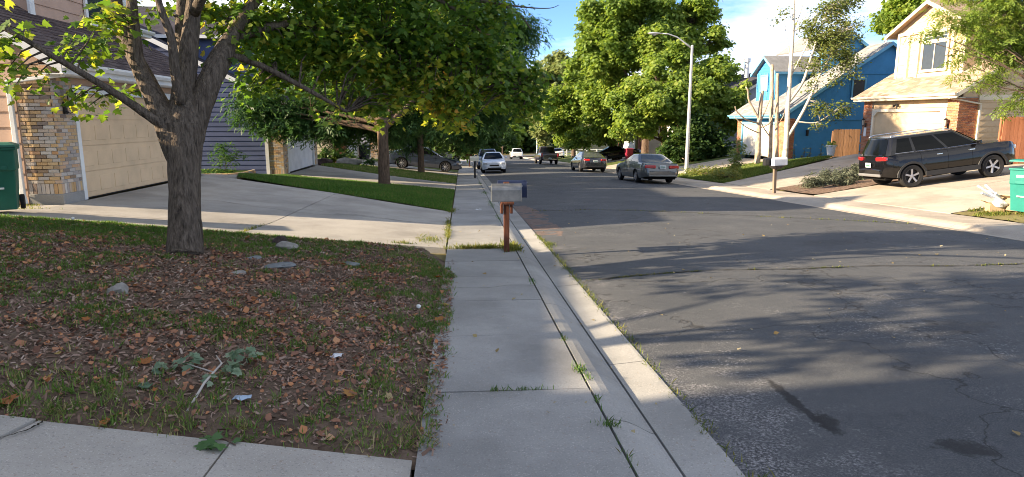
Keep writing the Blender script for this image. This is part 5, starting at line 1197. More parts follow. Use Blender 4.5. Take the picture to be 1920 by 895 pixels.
def lamp_post(label, xy, h, arm, aim=-1, group='street lamps'):
    x, y = xy; r = empty('street_lamp', (x, y, tz(x, y)), 0, label, 'street lamp', group)
    MB().tube([(0, 0, -.2), (0, 0, .0), (0, 0, h*.5), (0, 0, h)], [.115, .115, .09, .065], 14).build('pole', m_pole, r, smooth=True, auto=40)
    MB().lathe([(.2, -.1), (.2, .03), (.14, .05), (.12, .1)], n=14).build('base_flange', m_pole, r)
    q = MB(); q.tube([(0, 0, h-.15), (aim*.35, 0, h+.12), (aim*arm*.5, 0, h+.48), (aim*arm*.8, 0, h+.64), (aim*arm, 0, h+.66)], [.05, .042, .036, .032, .03], 8); q.build('arm', m_pole, r, smooth=True)
    g = MB(); xs_ = np.linspace(0, .85, 9); prof = [.03, .06, .085, .12, .15, .16, .15, .11, .02]; P = []
    for t, w in zip(xs_, prof): P.append([(aim*(arm-.05+t), w*math.cos(a), h+.665+w*.45*math.sin(a)) for a in np.linspace(0, 2*math.pi, 13)])
    hd = g.grid(P).build('lamp_head', m_pole, r, smooth=True)
    MB().lathe([(.02, -.13), (.09, -.1), (.12, -.04), (.12, -.02)], (aim*(arm+.42), 0, h+.66), n=12).build('lens', m_lglass, hd)
    MB().lathe([(.07, h-.02), (.075, h+.02), (.04, h+.06), (0, h+.07)], n=12).build('cap', m_pole, r)
    return r
lamp_post('tall grey street lamp with curved arm on the right side', (12.85, 36.9), 7.15, 1.75)
lamp_post('far grey street lamp at the end of the street', (12.9, 113), 8.3, 1.8)

def bin_(label, xy, rz, m, h=1.02, w=.58, d=.66, lid=0., group='wheeled bins', stick=False):
    x, y = xy; r = empty('wheeled_bin', (x, y, tz(x, y)+.02), rz, label, 'bin', group)
    b = MB(); lv = [(0.05, .78), (.3, .84), (h*.62, .93), (h*.64, .97), (h-.06, 1.0)]
    P = [[(sx*w/2*k, sy*d/2*k+(.06*(1-k)), z) for sx, sy in ((-1, -1), (1, -1), (1, 1), (-1, 1), (-1, -1))] for z, k in lv]
    b.grid(P); b.poly([p for p in P[0][:4]][::-1]); b.poly(P[-1][:4]); b.build('body', m, r, bevel=.025, seg=3)
    MB().box(-w/2-.025, w/2+.025, -d/2-.025, d/2+.025, h-.075, h-.03).build('rim', m, r, bevel=.012)
    lm = MB(); L = [[(-w/2-.03, -d/2-.04, 0), (w/2+.03, -d/2-.04, 0), (w/2+.03, d/2+.03, 0), (-w/2-.03, d/2+.03, 0)], [(-w/2-.02, -d/2-.03, .035), (w/2+.02, -d/2-.03, .035), (w/2+.02, d/2+.03, .035), (-w/2-.02, d/2+.03, .035)], [(-w/2*.75, -d/2*.8, .065), (w/2*.75, -d/2*.8, .065), (w/2*.75, d/2*.85, .07), (-w/2*.75, d/2*.85, .07)]]
    lm.grid([l+[l[0]] for l in L]); lm.poly(L[2]); lm.poly(L[0][::-1]); lo = lm.build('lid', m, r, bevel=.008); lo.location = (0, 0, h-.028); 
    if lid: lo.location = (0, lid*.05, h+.1); lo.rotation_euler = (lid, 0, 0)
    q = MB(); q.tube([(-w*.38, d/2+.05, h-.09), (w*.38, d/2+.05, h-.09)], .017, 8); q.box(-w*.4, -w*.34, d/2, d/2+.06, h-.11, h-.07); q.box(w*.34, w*.4, d/2, d/2+.06, h-.11, h-.07); q.build('handle', m, r)
    wm = MB().lathe([(.0, -.03), (.12, -.03), (.125, -.01), (.125, .01), (.12, .03), (0, .03)], axis='x', n=18).mesh('wheel', False, m_tyre)
    for s in (1, -1): o = new_obj('wheel', wm, None, r); o.location = (s*(w/2-.02), d/2-.04, .125)
    MB().box(-w*.3, w*.3, -d/2*.98-.012, -d/2*.9, h*.64, h*.70).build('grab_bar', m, r, bevel=.008)
    if stick:
        MB().box(-.14, .02, -d/2*.985-.012, -d/2*.9, h*.78, h*.83).build('print', m_sticker, r); MB().box(-.1, .1, -d/2*.9-.022, -d/2*.85, h*.36, h*.385).build('print', m_sticker, r)
    return r
bin_('green wheeled bin beside the peach house downspout', (-7.52, 11.25), R(28), m_gbin, 1.08, stick=True)
rb = bin_('bright green wheeled bin with its lid propped by rubbish across the street', (12.98, 14.05), R(-70), m_gbin2, 1.06, lid=R(-3), stick=True)
bin_('dark wheeled bin standing before the fourth house on the left', (-7.25, 50.4), R(60), m_dbin, 1.05, stick=True)
bin_('pinkish red bin under the right hand maples', (16.0, 62.4), R(-80), m_rbin, 1.0)
# rubbish on top and beside the bin
m_plasticbag = plain('white_plastic', (.75, .76, .78), .45, bump=.8, bscale=14, bdist=.02); m_card = surf('cardboard', (.42, .3, .18), 5, 5, .9)
def lump(name, c, r, m, seed, parent=None, n=14, amp=.22, sub=1):
    g = random.Random(seed); ph = [g.uniform(0, 6) for _ in range(6)]; P = []
    for i in range(n//2+1):
        th_ = math.pi*i/(n//2); row = []
        for j in range(n+1):
            a = 2*math.pi*(j % n)/n; d = Vector((math.sin(th_)*math.cos(a), math.sin(th_)*math.sin(a), math.cos(th_)))
            k = 1+amp*(math.sin(3*d.x+ph[0])*math.sin(2.6*d.y+ph[1])+.6*math.sin(5*d.z+ph[2]+2*d.x)*math.sin(4*d.y+ph[3]))
            row.append((d.x*r[0]*k, d.y*r[1]*k, d.z*r[2]*k))
        P.append(row)
    o = MB().grid(P).build(name, m, parent, smooth=True, auto=28); o.location = c; return o
tag(lump('rubbish_bag', (12.98, 14.05, tz(12.98, 14.05)+1.06), (.2, .22, .06), m_plasticbag, 4), 'white rubbish bag bulging from the bright green bin', 'bag')
zb_ = tz(13.1, 14.75)
for k, (x, y, z, sx, sy, sz, rz_, lab) in enumerate(((13.15, 14.62, 0, .45, .38, .30, .4, 'opened cardboard box lying nearest the bright green bin'), (12.78, 14.75, 0, .3, .26, .2, -.3, 'small cardboard box left of the larger one by the bin'))):
    z0 = tz(x, y)+.02; o = empty('cardboard_box', (x, y, z0), rz_, lab, 'box', 'boxes beside the bin')
    b = MB(); t = .012; b.box(-sx/2, sx/2, -sy/2, sy/2, 0, t)
    for s in (1, -1): b.box(s*sx/2-t/2, s*sx/2+t/2, -sy/2, sy/2, t, sz); b.box(-sx/2+t, sx/2-t, s*sy/2-t/2, s*sy/2+t/2, t, sz)
    b.build('carton', m_card, o)
    for s in (1, -1): MB().obox((s*(sx/2+.07), 0, sz+.03), (.16, sy, .008), Matrix.Rotation(s*R(-25), 3, 'Y')).build('flap', m_card, o)
pv = empty('white_tubes', (12.9, 14.72, tz(12.9, 14.72)), 0, 'bundle of white plastic tubes and wrap leaning by the bin', 'rubbish')
for k, (a, l, e) in enumerate(((2.9, .75, .55), (3.2, .7, .35), (2.6, .6, .75), (3.5, .5, .5), (2.2, .45, .6))):
    d = Vector((math.cos(a)*math.cos(e), math.sin(a)*math.cos(e), math.sin(e))); MB().tube([(.1, .0, .22), Vector((.1, .0, .22))+d*l], .028, 8).build('tube', m_plasticbag, pv)
o = lump('wrap', (-.05, -.05, .2), (.2, .15, .1), m_plasticbag, 9, pv)

# red-brown board fence and the gate between the houses
m_fence = surf('red_fence_stain', [(.3, (.30, .115, .06)), (.7, (.42, .175, .095))], 4, 7, .85, .3, 30, .006, .2, rnd=.12, stretch=(5, 5, .7))
m_gatew = surf('gate_wood', [(.3, (.14, .075, .04)), (.7, (.26, .15, .085))], 4, 7, .9, .3, 30, .006, .1, rnd=.25, stretch=(5, 5, .7))
def fence(label, a, b, h, m, pw=.135, name='board_fence', cat='fence', base=None):
    a, b = Vector(a), Vector(b); d = b-a; L = d.length; ang = math.atan2(d.y, d.x)
    z0 = base if base is not None else tz(a.x, a.y); r = empty(name, (a.x, a.y, z0), ang, label, cat); n = int(L/(pw+.008))
    me = None
    for k in range(n):
        x = k*(pw+.008)+pw/2; p = a+d*(x/L); dz = tz(p.x, p.y)-z0
        q = MB().prism([(-pw/2, -.01, 0), (pw/2, -.01, 0), (pw/2, -.01, h-.04), (pw/2-.03, -.01, h), (-pw/2+.03, -.01, h), (-pw/2, -.01, h-.04)], (0, .02, 0)) if me is None else None
        if q: me = q.mesh('picket', False, m)
        o = new_obj('picket', me, None, r); o.location = (x, rng.uniform(-.004, .004), max(dz, -.3)+rng.uniform(-.02, .02)+.03)
    for zz in (.3, h*.5, h-.3): MB().box(0, L, .014, .05, zz, zz+.09).build('rail', m, r)
    for x in np.arange(0, L+.1, 2.2): MB().box(x-.045, x+.045, .05, .14, -.3, h-.05).build('post', m, r)
    return r
fence('red brown board fence beyond the black suv hood', (20.35, 23.6), (26.5, 22.7), 1.75, m_fence, base=.08)
fence('weathered wooden gate between the blue and the cream house', (21.05, 36.2), (22.55, 35.85), 1.55, m_gatew, name='wooden_gate', cat='gate')

# white pot with plant by the gate
pt = empty('plant_pot', (20.0, 34.5, tz(20.0, 34.5)+.01), 0, 'white plant pot with greenery at the blue house lawn', 'pot')
MB().lathe([(.17, 0), (.24, .5), (.27, .52), (.27, .58), (.23, .58), (.21, .5), (0, .5)], n=20).build('pot', m_wbox, pt, smooth=True, auto=40)
def plant_leaves(parent, name, n, rad, h, size, tpl, m, seed, c=(0, 0, 0), up=.5, flat=.7, droop=.3):
    g = np.random.default_rng(seed); a = g.random(n)*6.283; r = rad*np.sqrt(g.random(n)); z = h*g.random(n)**.8
    P = np.stack([c[0]+r*np.cos(a)*(1-.35*z/max(h, .01)), c[1]+r*np.sin(a)*(1-.35*z/max(h, .01)), c[2]+z], 1)
    nr = np.stack([np.cos(a)*flat, np.sin(a)*flat, np.full(n, up)], 1)+g.normal(size=(n, 3))*.35
    Rm = frames(nr, g.random(n)*6.283); fl = Rm[:, 2, 1] > droop; Rm[fl, :, 0] *= -1; Rm[fl, :, 1] *= -1
    V, F = scatter(tpl[0], tpl[1], P, Rm, size*(1+.3*g.normal(size=n)).clip(.5, 1.6))
    return new_obj(name, np_mesh(name, V, F, len(tpl[1][0]), m, np.repeat(g.random(n), len(tpl[0]))), None, parent)
plant_leaves(pt, 'leaves', 90, .28, .3, .16, LANCE, l_green, 3, (0, 0, .5))

# shrubs and garden plants
def shrub(name, label, xy, blobs, m, seed, size=.09, tpl=LANCE, dens=260, group=None, cat='shrub', lpc=16, cr=.12):
    x, y = xy; z = tz(x, y); r = empty(name, (x, y, z), 0, label, cat, group)
    o, C_ = crown('foliage', [(x+a, y+b, z+c, rr_) for a, b, c, rr_ in blobs], dens, lpc, cr, size, tpl, m, r, seed, hole=.25, droop=.9, up=.6)
    t = trunk_mesh('stems', [[(x+g*.06, y, z-.05, .018), (x+g*.12, y+g*.03, z+.15, .014), (x+blobs[k % len(blobs)][0]*.8, y+blobs[k % len(blobs)][1]*.8, z+blobs[k % len(blobs)][2], .006)] for k, g in enumerate((-1, 0, 1))], b_brown, r, C_, seed, 6, .3, .006)
    for c in r.children: c.location = (-x, -y, -z)
    return r
l_sage = leafm('sage_leaf', [(0, (.06, .075, .045)), (.5, (.11, .125, .08)), (1, (.19, .2, .14))], .2, .8)
l_sun = leafm('sunny_plant_leaf', [(0, (.09, .15, .04)), (.5, (.16, .22, .06)), (1, (.3, .33, .12))], .4)
l_yel = leafm('ground_cover_leaf', [(0, (.08, .13, .03)), (.6, (.19, .22, .05)), (.85, (.32, .26, .05)), (1, (.4, .22, .05))], .4)
JG = 'grey green shrubs in the mulch bed'
for k, (x, y, w, lab) in enumerate(((13.3, 23.9, .55, 'low sage shrub at the street end of the mulch bed'), (14.3, 24.4, .7, 'spreading sage shrub second in the mulch bed'), (15.4, 24.6, .75, 'large sage shrub beside the black suv bumper'), (16.6, 25.3, .8, 'sage shrub farthest up the mulch bed'), (14.1, 23.4, .5, 'small sage shrub nearest the black suv wheel'))):
    shrub('sage_shrub', lab, (x, y), [(0, 0, .16, w*.8), (w*.6, .1, .14, w*.55), (-w*.5, -.1, .13, w*.5), (.1, w*.5, .15, w*.5)], l_sage, 70+k, .10, LANCE, 420, JG, lpc=16, cr=.1)
shrub('tall_garden_plant', 'tall leafy garden plant beside the lamp post bed', (14.2, 33.2), [(0, 0, .5, .45), (0, 0, 1.0, .42), (.08, 0, 1.4, .3), (-.1, .1, .25, .4), (.05, 0, 1.65, .15)], l_sun, 80, .17, LANCE, 150, cat='plant', lpc=14, cr=.16)
for k, (x, y, lab) in enumerate(((13.0, 34.2, 'yellow green ground cover nearest the lamp post'), (13.4, 32.6, 'yellow flowering ground cover under the tall plant'), (12.8, 31.0, 'low ground cover at the pavement edge'), (13.0, 35.6, 'leafy clump beside the grey green sedan'))):
    shrub('ground_cover', lab, (x, y), [(0, 0, .15, .5), (.4, .3, .15, .45), (-.3, .5, .12, .4), (.2, -.6, .12, .45)], l_yel, 84+k, .12, LANCE, 200, 'flower bed by the lamp post', 'plant', 12, .14)
for k, (x, y, h_, lab) in enumerate(((19.55, 37.7, 1.1, 'thin flower stalk by the blue wall corner'), (20.2, 37.75, .7, 'short flower stalk second along the blue wall'), (20.6, 37.8, .75, 'short flower stalk third along the blue wall'), (21.3, 37.85, .95, 'taller flower stalk midway along the blue wall'), (22.2, 37.9, .95, 'flower stalk nearest the wooden gate'))):
    shrub('flower_stalk', lab, (x, y), [(0, 0, h_*.25, .14), (0, 0, h_*.55, .11), (.02, 0, h_*.85, .08)], l_sun, 90+k, .09, LANCE, 500, 'flower stalks along the blue wall', 'plant', 10, .06)
shrub('evergreen_bush', 'tall dark bush between the slate house and the blue garage', (16.9, 47.2), [(0, 0, .9, 1.3), (.6, .3, 2.0, 1.1), (-.6, -.2, 1.9, 1.0), (1.5, 0, 1.2, 1.2), (-1.5, .2, .8, 1.0), (.2, 0, 2.8, .8)], l_dark, 96, .2, TRI3, 60, lpc=22, cr=.3)
shrub('garden_shrub', 'dark shrub beside the dark red brick pier', (-8.0, 43.0), [(0, 0, .5, .6), (.5, .2, .4, .55), (-.6, 0, .5, .6), (1.0, -.3, .35, .45)], l_dark, 97, .12, TRI3, 120, lpc=18, cr=.18)
shrub('spiky_plant', 'spiky plant at the purple driveway edge', (-5.7, 41.0), [(0, 0, .25, .25), (.1, 0, .4, .15)], l_locust, 98, .3, LANCE, 260, cat='plant', lpc=8, cr=.08)
shrub('garden_shrub', 'small shrub behind the big trunk at the brick planter', (-9.6, 27.3), [(0, 0, .75, .5), (.5, .1, .7, .4), (.1, 0, 1.15, .35)], l_locust, 99, .12, LANCE, 200, lpc=14, cr=.15)
m_rock = surf('pale_rock', [(.3, (.2, .18, .155)), (.7, (.34, .32, .285))], 9, 8, .9, .7, 30, .01, .2); m_rockd = surf('dark_rock', [(.3, (.035, .025, .025)), (.7, (.09, .065, .06))], 9, 8, .9, .7, 30, .01, .2); m_slate = surf('slate_rock', [(.3, (.13, .14, .14)), (.7, (.23, .24, .24))], 9, 8, .9, .7, 30, .01, .2)
for k, (x, y, rx, ry, rz_, m, lab) in enumerate(((-2.44, 9.2, .19, .13, .1, m_rock, 'pale stone just below the dark one right of the trunk'), (-2.66, 9.62, .12, .11, .15, m_rockd, 'dark brown stone right of the trunk'), (-2.63, 8.3, .13, .12, .035, m_slate, 'flat grey stone left of the largest flat stone'), (-2.2, 7.9, .22, .12, .05, m_slate, 'largest flat grey stone in the front yard'), (-2.54, 7.4, .11, .08, .045, m_rock, 'small stone left below the flat grey stones'), (-3.22, 6.2, .11, .08, .09, m_rock, 'pale stone alone in the leaf litter below the trunk'), (-1.45, 8.35, .15, .09, .045, m_slate, 'half buried stone nearest the pavement'), (-5.1, 6.35, .05, .04, .04, m_rock, 'small white stone at the left edge'))):
    tag(lump('stone', (x, y, tz(x, y)+float(yard_z(np.array(x), np.array(y)))+rz_*.22), (rx*.82, ry*.82, rz_*.72), m, 30+k, None, 16, .3), lab, 'stone', 'stones in the front yard')
tag(lump('boulder', (-7.0, 41.2, tz(-7, 41.2)+.15), (.75, .4, .3), m_rock, 44, None, 16, .25), 'long pale boulder at the edge of the purple house driveway', 'stone')
tag(lump('boulder', (-8.4, 41.0, tz(-8.4, 41)+.12), (.5, .35, .25), m_rockd, 45, None, 16, .25), 'dark boulder left of the long pale one', 'stone')

# brick planter before the purple wall
pl = empty('brick_planter', (-10.2, 27.3, -.5), 0, 'low brick edged planter in front of the purple wall', 'planter')
B = MB(); rv = []
for row in range(5):
    for (x0, y0), (x1, y1) in (((-1.8, -.9), (1.1, -.9)), ((1.1, -.9), (1.45, -.3)), ((1.45, -.3), (1.45, 1.2))):
        a, b = Vector((x0, y0, 0)), Vector((x1, y1, 0)); L = (b-a).length; ang = math.atan2(y1-y0, x1-x0); n = max(1, int(L/.21))
        for k in range(n):
            c = a.lerp(b, (k+.5*(1+(row % 2)*.5))/n if (k+.75)/n < 1 else (k+.5)/n); B.obox((c.x, c.y, -.25+row*.072+.03), (L/n-.012, .1, .06), Matrix.Rotation(ang, 3, 'Z')); rv.extend([rng.random()]*8)
B.r = rv; tag(B.build('bricks', m_brick_tan, pl), kind='stuff')
MB().prism([(-1.8, -.88, -.4), (1.08, -.88, -.4), (1.42, -.3, -.4), (1.42, 1.2, -.4), (-1.8, 1.2, -.4)], (0, 0, .46)).build('soil', m_turf, pl)
plant_leaves(pl, 'ground_cover', 2600, 1.5, .08, .12, LANCE, l_locust, 5, (-.2, .15, .05), 1., .3, .9)

# white rail fence and hedge line at the far right
fr = empty('rail_fence', (14, 97, tz(14, 97)), 0, 'low white fence at the far end on the right', 'fence')
for k in range(10): MB().box(k*1.5-.08, k*1.5+.08, -.08, .08, -.3, 1.25).build('post', m_white, fr)
for z in (.35, .75, 1.1): MB().box(0, 13.5, -.03, .03, z, z+.14).build('rail', m_white, fr)
# ================================================================== GRASS, LEAF LITTER, WEEDS
g_lawn = leafm('grass_blade', [(0, (.045, .12, .02)), (.5, (.085, .19, .028)), (.85, (.14, .24, .045)), (1, (.25, .21, .08))], .3, .6)
g_rough = leafm('rough_grass_blade', [(0, (.08, .17, .03)), (.45, (.13, .235, .042)), (.72, (.19, .26, .065)), (.88, (.34, .3, .12)), (1, (.46, .38, .19))], .3, .6)
g_weed = leafm('weed_blade', [(0, (.05, .1, .015)), (.5, (.12, .17, .03)), (1, (.28, .26, .06))], .35, .6)
BLADE = ([(-.5, 0, 0), (.5, 0, 0), (.3, .12, .55), (0, .38, 1.0), (-.3, .12, .55)], [(0, 1, 2, 3, 4)])
def gh_(X, Y):
    """height of the soil or paving a blade or leaf lies on"""
    return terr(X, Y)+np.where(in_poly(X, Y, YARD) & (X < -.27), yard_z(X, Y), 0)
def blades(name, X, Y, h, w, m, seed, dz=0., lean=.5, kind='stuff', parent=None, tone=None):
    g = np.random.default_rng(seed); n = len(X); Z = gh_(X, Y)+dz
    a = g.random(n)*6.283; c, s = np.cos(a), np.sin(a); ln = lean*g.random(n)
    Rm = np.zeros((n, 3, 3)); Rm[:, 0, 0] = c; Rm[:, 1, 0] = s; Rm[:, 0, 1] = -s*ln*2.2; Rm[:, 1, 1] = c*ln*2.2; Rm[:, 2, 2] = 1-.35*ln
    Rm[:, 0, 2] = -s*ln*.4; Rm[:, 1, 2] = c*ln*.4
    hh = h*(1+.35*g.normal(size=n)).clip(.35, 1.9); S = np.stack([hh]*3, 1)
    tv = np.array(BLADE[0]); tv[:, 0] *= w/h
    V, F = scatter(tv, BLADE[1], np.stack([X, Y, Z], 1), Rm, S)
    t = np.clip((tone if tone is not None else .5)+.28*g.normal(size=n), 0, 1)
    o = new_obj(name, np_mesh(name, V, F, 5, m, np.repeat(t, 5)), None, parent)
    if kind: o['kind'] = kind
    return o
def pts_in(poly, n, seed):
    g = np.random.default_rng(seed); xs = [p[0] for p in poly]; ys_ = [p[1] for p in poly]
    X = g.uniform(min(xs), max(xs), n); Y = g.uniform(min(ys_), max(ys_), n); k = in_poly(X, Y, poly); return X[k], Y[k]

# front yard: tufts that thicken towards the edges
VIS = [(-.15, 3.3), (-.12, 8.5), (-.7, 10.3), (-1.1, 10.6), (-4.4, 10.7), (-8.5, 10.4), (-8.5, 9), (-5.4, 6.6), (-3.0, 4.0), (-2.9, 3.62)]
X, Y = pts_in(VIS, 42000, 5); g = np.random.default_rng(6)
front = np.clip(1-(Y-(3.28+.135*(-.31-X)))/.75, 0, 1); right = np.clip(1-(-.2-X)/.75, 0, 1); back = np.clip((Y-8.1)/1.4, 0, 1)*np.clip((-X-1.5)/2.5, .25, 1)
patch = np.clip((fbm(X*1.7, Y*1.7, 40)-.47)*5, 0, 1)
prob = np.clip(.02+1.1*front**1.1*np.clip(patch+.5, 0, 1)+.8*right*np.clip(patch+.3, 0, 1)+.95*back**1.2+.5*patch**2, 0, .95)
near_trunk = np.hypot(X+3.44, Y-8.36) < .34
keep = (g.random(len(X)) < prob*.5) & ~near_trunk; X, Y = X[keep], Y[keep]; back = back[keep]; front = front[keep]
n = len(X); rep = 11; ci = np.repeat(np.arange(n), rep); sp = .03
dry = fbm(X*1.1+3, Y*1.1, 44)
blades('front_yard_grass', X[ci]+g.normal(size=n*rep)*sp, Y[ci]+g.normal(size=n*rep)*sp, .042, .0062, g_rough, 7, .004, .9, tone=np.repeat(np.clip(.32+.75*(dry-.42)+.22*front-.18*back, .05, .9), rep))
# mown strip, far strips, blue house lawn
X, Y = pts_in(STRIP2, 190000, 8); blades('strip_grass', X, Y, .055, .013, g_lawn, 9, .0, .5, tone=.25+.5*fbm(X*.8, Y*.8, 3))
X, Y = pts_in(STRIP3, 60000, 10); blades('farther_strip_grass', X, Y, .07, .025, g_rough, 11, .0, .5, tone=.3+.5*fbm(X*.6, Y*.6, 4))
X, Y = pts_in(LAWNR, 90000, 12); blades('blue_house_grass', X, Y, .09, .024, leafm('sunny_grass_blade', [(0, (.06, .11, .02)), (.5, (.11, .18, .03)), (1, (.24, .26, .07))], .35, .6), 13, .0, .5, tone=.3+.5*fbm(X*.8, Y*.8, 6))
X, Y = pts_in([(12.16, 13.6), (12.16, 15.3), (14.5, 15.6), (14.5, 13.2)], 9000, 14); k = fbm(X*2, Y*2, 9) > .5; blades('dry_grass_by_bin', X[k], Y[k], .07, .012, g_weed, 15, .0, .7, tone=.6)

# leaf litter
l_lit = leafm('dead_leaf', [(0, (.11, .056, .038)), (.3, (.22, .108, .068)), (.6, (.34, .165, .095)), (.84, (.5, .225, .1)), (.95, (.52, .38, .24)), (1, (.58, .5, .39))], .12, .85)
l_chip = surf('bark_chip', [(0, (.1, .06, .045)), (.5, (.22, .14, .1)), (.85, (.36, .26, .2)), (1, (.5, .44, .37))], attr=True, rough=.95)
CURL = ([(0, 0, 0), (.3, .12, .14), (.42, .45, .2), (.2, .8, .12), (0, 1, .2), (-.26, .7, .16), (-.4, .4, .24), (-.22, .1, .1)], [(0, 1, 2, 3, 4, 5, 6, 7)])
def litter(name, X, Y, size, m, seed, tpl=CURL, dz=.02, tilt=.4, tone=None):
    g = np.random.default_rng(seed); n = len(X); nr = np.stack([g.normal(size=n)*tilt, g.normal(size=n)*tilt, np.ones(n)], 1); Rm = frames(nr, g.random(n)*6.283)
    P = np.stack([X, Y, gh_(X, Y)+dz+g.random(n)*.012], 1)
    sc = size*np.exp(.38*g.normal(size=n)).clip(.4, 2.4)
    V, F = scatter(tpl[0], tpl[1], P, Rm, sc); t = np.clip(g.random(n)*.8+.2*(tone if tone is not None else .5), 0, 1)
    o = new_obj(name, np_mesh(name, V, F, len(tpl[1][0]), m, np.repeat(t, len(tpl[0]))), None, None); o['kind'] = 'stuff'; return o
X, Y = pts_in(VIS, 60000, 16); g = np.random.default_rng(17)
edge = np.clip((Y-3.6)/1.2, .4, 1)*np.clip((-.2-X)/.5, .3, 1)*np.where(Y > 9.2, .45, 1)*np.where(np.hypot(X+3.44, Y-8.36) < .27, 0, 1)
k = g.random(len(X)) < edge*np.clip(.2+2.2*(fbm(X*1.9, Y*1.9, 60)-.36), .06, 1)*.75
litter('leaf_litter', X[k], Y[k], .029, l_lit, 18, dz=.006, tilt=.5)
CHIP = ([(-.5, 0, 0), (.5, 0, .05), (.42, .22, .1), (-.4, .28, .06)], [(0, 1, 2, 3)])
X, Y = pts_in(VIS, 95000, 19); k = (np.hypot(X+3.44, Y-8.36) > .27) & (g.random(len(X)) < np.clip((Y-3.4)/1.0, .5, 1)*.85); litter('bark_chips', X[k], Y[k], .032, l_chip, 20, CHIP, .004, .45)
X, Y = pts_in(VIS, 230, 21); litter('fallen_maple_leaves', X, Y, .05, leafm('fallen_leaf', [(0, (.28, .09, .03)), (.4, (.36, .15, .04)), (.7, (.34, .24, .07)), (1, (.42, .33, .2))], .2, .8), 22, MAPLE, .016, .3)
# a few strays on the pavement and road
gs = np.random.default_rng(23); X = np.concatenate([gs.uniform(-.25, 1.4, 60), gs.uniform(1.5, 9.8, 150)]); Y = np.concatenate([gs.uniform(3, 14, 60), gs.uniform(2.6, 15, 150)])
litter('stray_leaves', X, Y, .028, leafm('stray_leaf', [(0, (.24, .16, .06)), (.6, (.34, .27, .12)), (1, (.45, .4, .28))], .2, .8), 24, CURL, .008, .25)
X = -.22+np.abs(gs.normal(size=700))*.06; Y = gs.uniform(3.4, 9.6, 700); litter('edge_crumbs', X, Y, .018, l_chip, 25, CHIP, .006, .3)

# weeds in joints
def tufts(name, spots, h=.06, m=g_weed, seed=1, w=.006, lean=.9, tone=.5):
    g = np.random.default_rng(seed); X, Y = [], []
    for x, y, sx, sy, n in spots: X.append(x+g.normal(size=n)*sx); Y.append(y+g.normal(size=n)*sy)
    return blades(name, np.concatenate(X), np.concatenate(Y), h, w, m, seed, -.005, lean, tone=tone)
J = .866
tufts('pavement_joint_weeds', [(J, 4.63, .03, .045, 110), (J+.02, 4.44, .018, .05, 50), (J, 4.0, .008, .06, 30), (J+.01, 3.62, .035, .025, 90), (J, 3.2, .01, .1, 30), (J, 5.4, .015, .05, 40), (J, 7.9, .02, .08, 60), (.4, 4.24, .08, .006, 60), (.2, 4.24, .03, .006, 25), (J, 15.5, .03, .5, 120), (J, 19.5, .05, .8, 260), (J, 24.5, .07, .5, 260), (J, 31, .06, .8, 200)], .038, g_lawn, 31, w=.0045, lean=.7, tone=.55)
tufts('mailbox_weeds', [(.15, 10.72, .22, .03, 420), (.5, 10.72, .14, .03, 260), (.8, 10.55, .07, .12, 420), (.86, 10.9, .04, .15, 160), (.72, 10.9, .04, .3, 140)], .075, g_weed, 32, .008, tone=.7)
tufts('driveway_joint_weeds', [(-.29, 12.6, .03, .5, 300), (-.32, 14.2, .03, .5, 300), (-.6, 11.6, .12, .25, 260), (-.3, 17.3, .06, .3, 260), (-1.05, 10.95, .1, .05, 120), (-3.6, 11.4, .02, .4, 120), (-7.9, 12.4, .25, .1, 130), (-8.25, 12.95, .15, .1, 160)], .055, g_weed, 33, .008, tone=.7)
gs = np.random.default_rng(34); sp_ = [(1.49, y, .03, .12, int(gs.integers(6, 70))) for y in np.arange(2.8, 13, .3)]+[(1.55, 11.6, .07, .15, 200), (1.52, 3.0, .05, .05, 130)]
tufts('gutter_edge_weeds', sp_, .04, g_weed, 35, .006, tone=.55)
# the crack across the road and its weeds
cr_pts = [(1.6, 8.25), (2.2, 8.45), (2.78, 8.58), (3.7, 8.66), (4.7, 8.62), (5.8, 8.7), (6.9, 8.64), (7.92, 8.7), (9.2, 8.78), (10.2, 8.8)]
m_crk = plain('crack_dirt', (.03, .026, .02), .95, .1)
def ribbon(name, pts, w, dz, m, parent, seed=1, jit=.02):
    g = random.Random(seed); P = smooth_path([(*p, 0) for p in pts], 8); rows_ = []
    for i, p in enumerate(P):
        x, y = p[0]+g.uniform(-jit, jit), p[1]+g.uniform(-jit, jit); ww = w*g.uniform(.4, 1.3); q = P[min(i+1, len(P)-1)]-P[max(i-1, 0)]; L = math.hypot(q[0], q[1]) or 1
        nx, ny = -q[1]/L, q[0]/L
        rows_.append([(x+nx*s*ww/2, y+ny*s*ww/2, tz(x+nx*s*ww/2, y+ny*s*ww/2)+dz) for s in (-1, 1)])
    return MB().grid(rows_).build(name, m, parent)
ribbon('road_crack', cr_pts, .03, .0105, m_crk, road, 3)
ribbon('road_crack', [(1.9, 17.9), (4.5, 17.4), (7.8, 15.2), (10.2, 14.0)], .04, .0105, m_crk, road, 4)
S = smooth_path([(*p, 0) for p in cr_pts], 6); gs = np.random.default_rng(36)
tufts('road_crack_weeds', [(p[0], p[1], .05, .012, int(max(0, gs.integers(-20, 40)))) for p in S], .028, g_weed, 37, .008, tone=.6)
tufts('farther_crack_weeds', [(p[0], p[1], .12, .02, int(gs.integers(0, 26))) for p in smooth_path([(1.9, 17.9, 0), (4.5, 17.4, 0), (7.8, 15.2, 0), (10.2, 14.0, 0)], 8)], .04, g_weed, 38, .012, tone=.6)
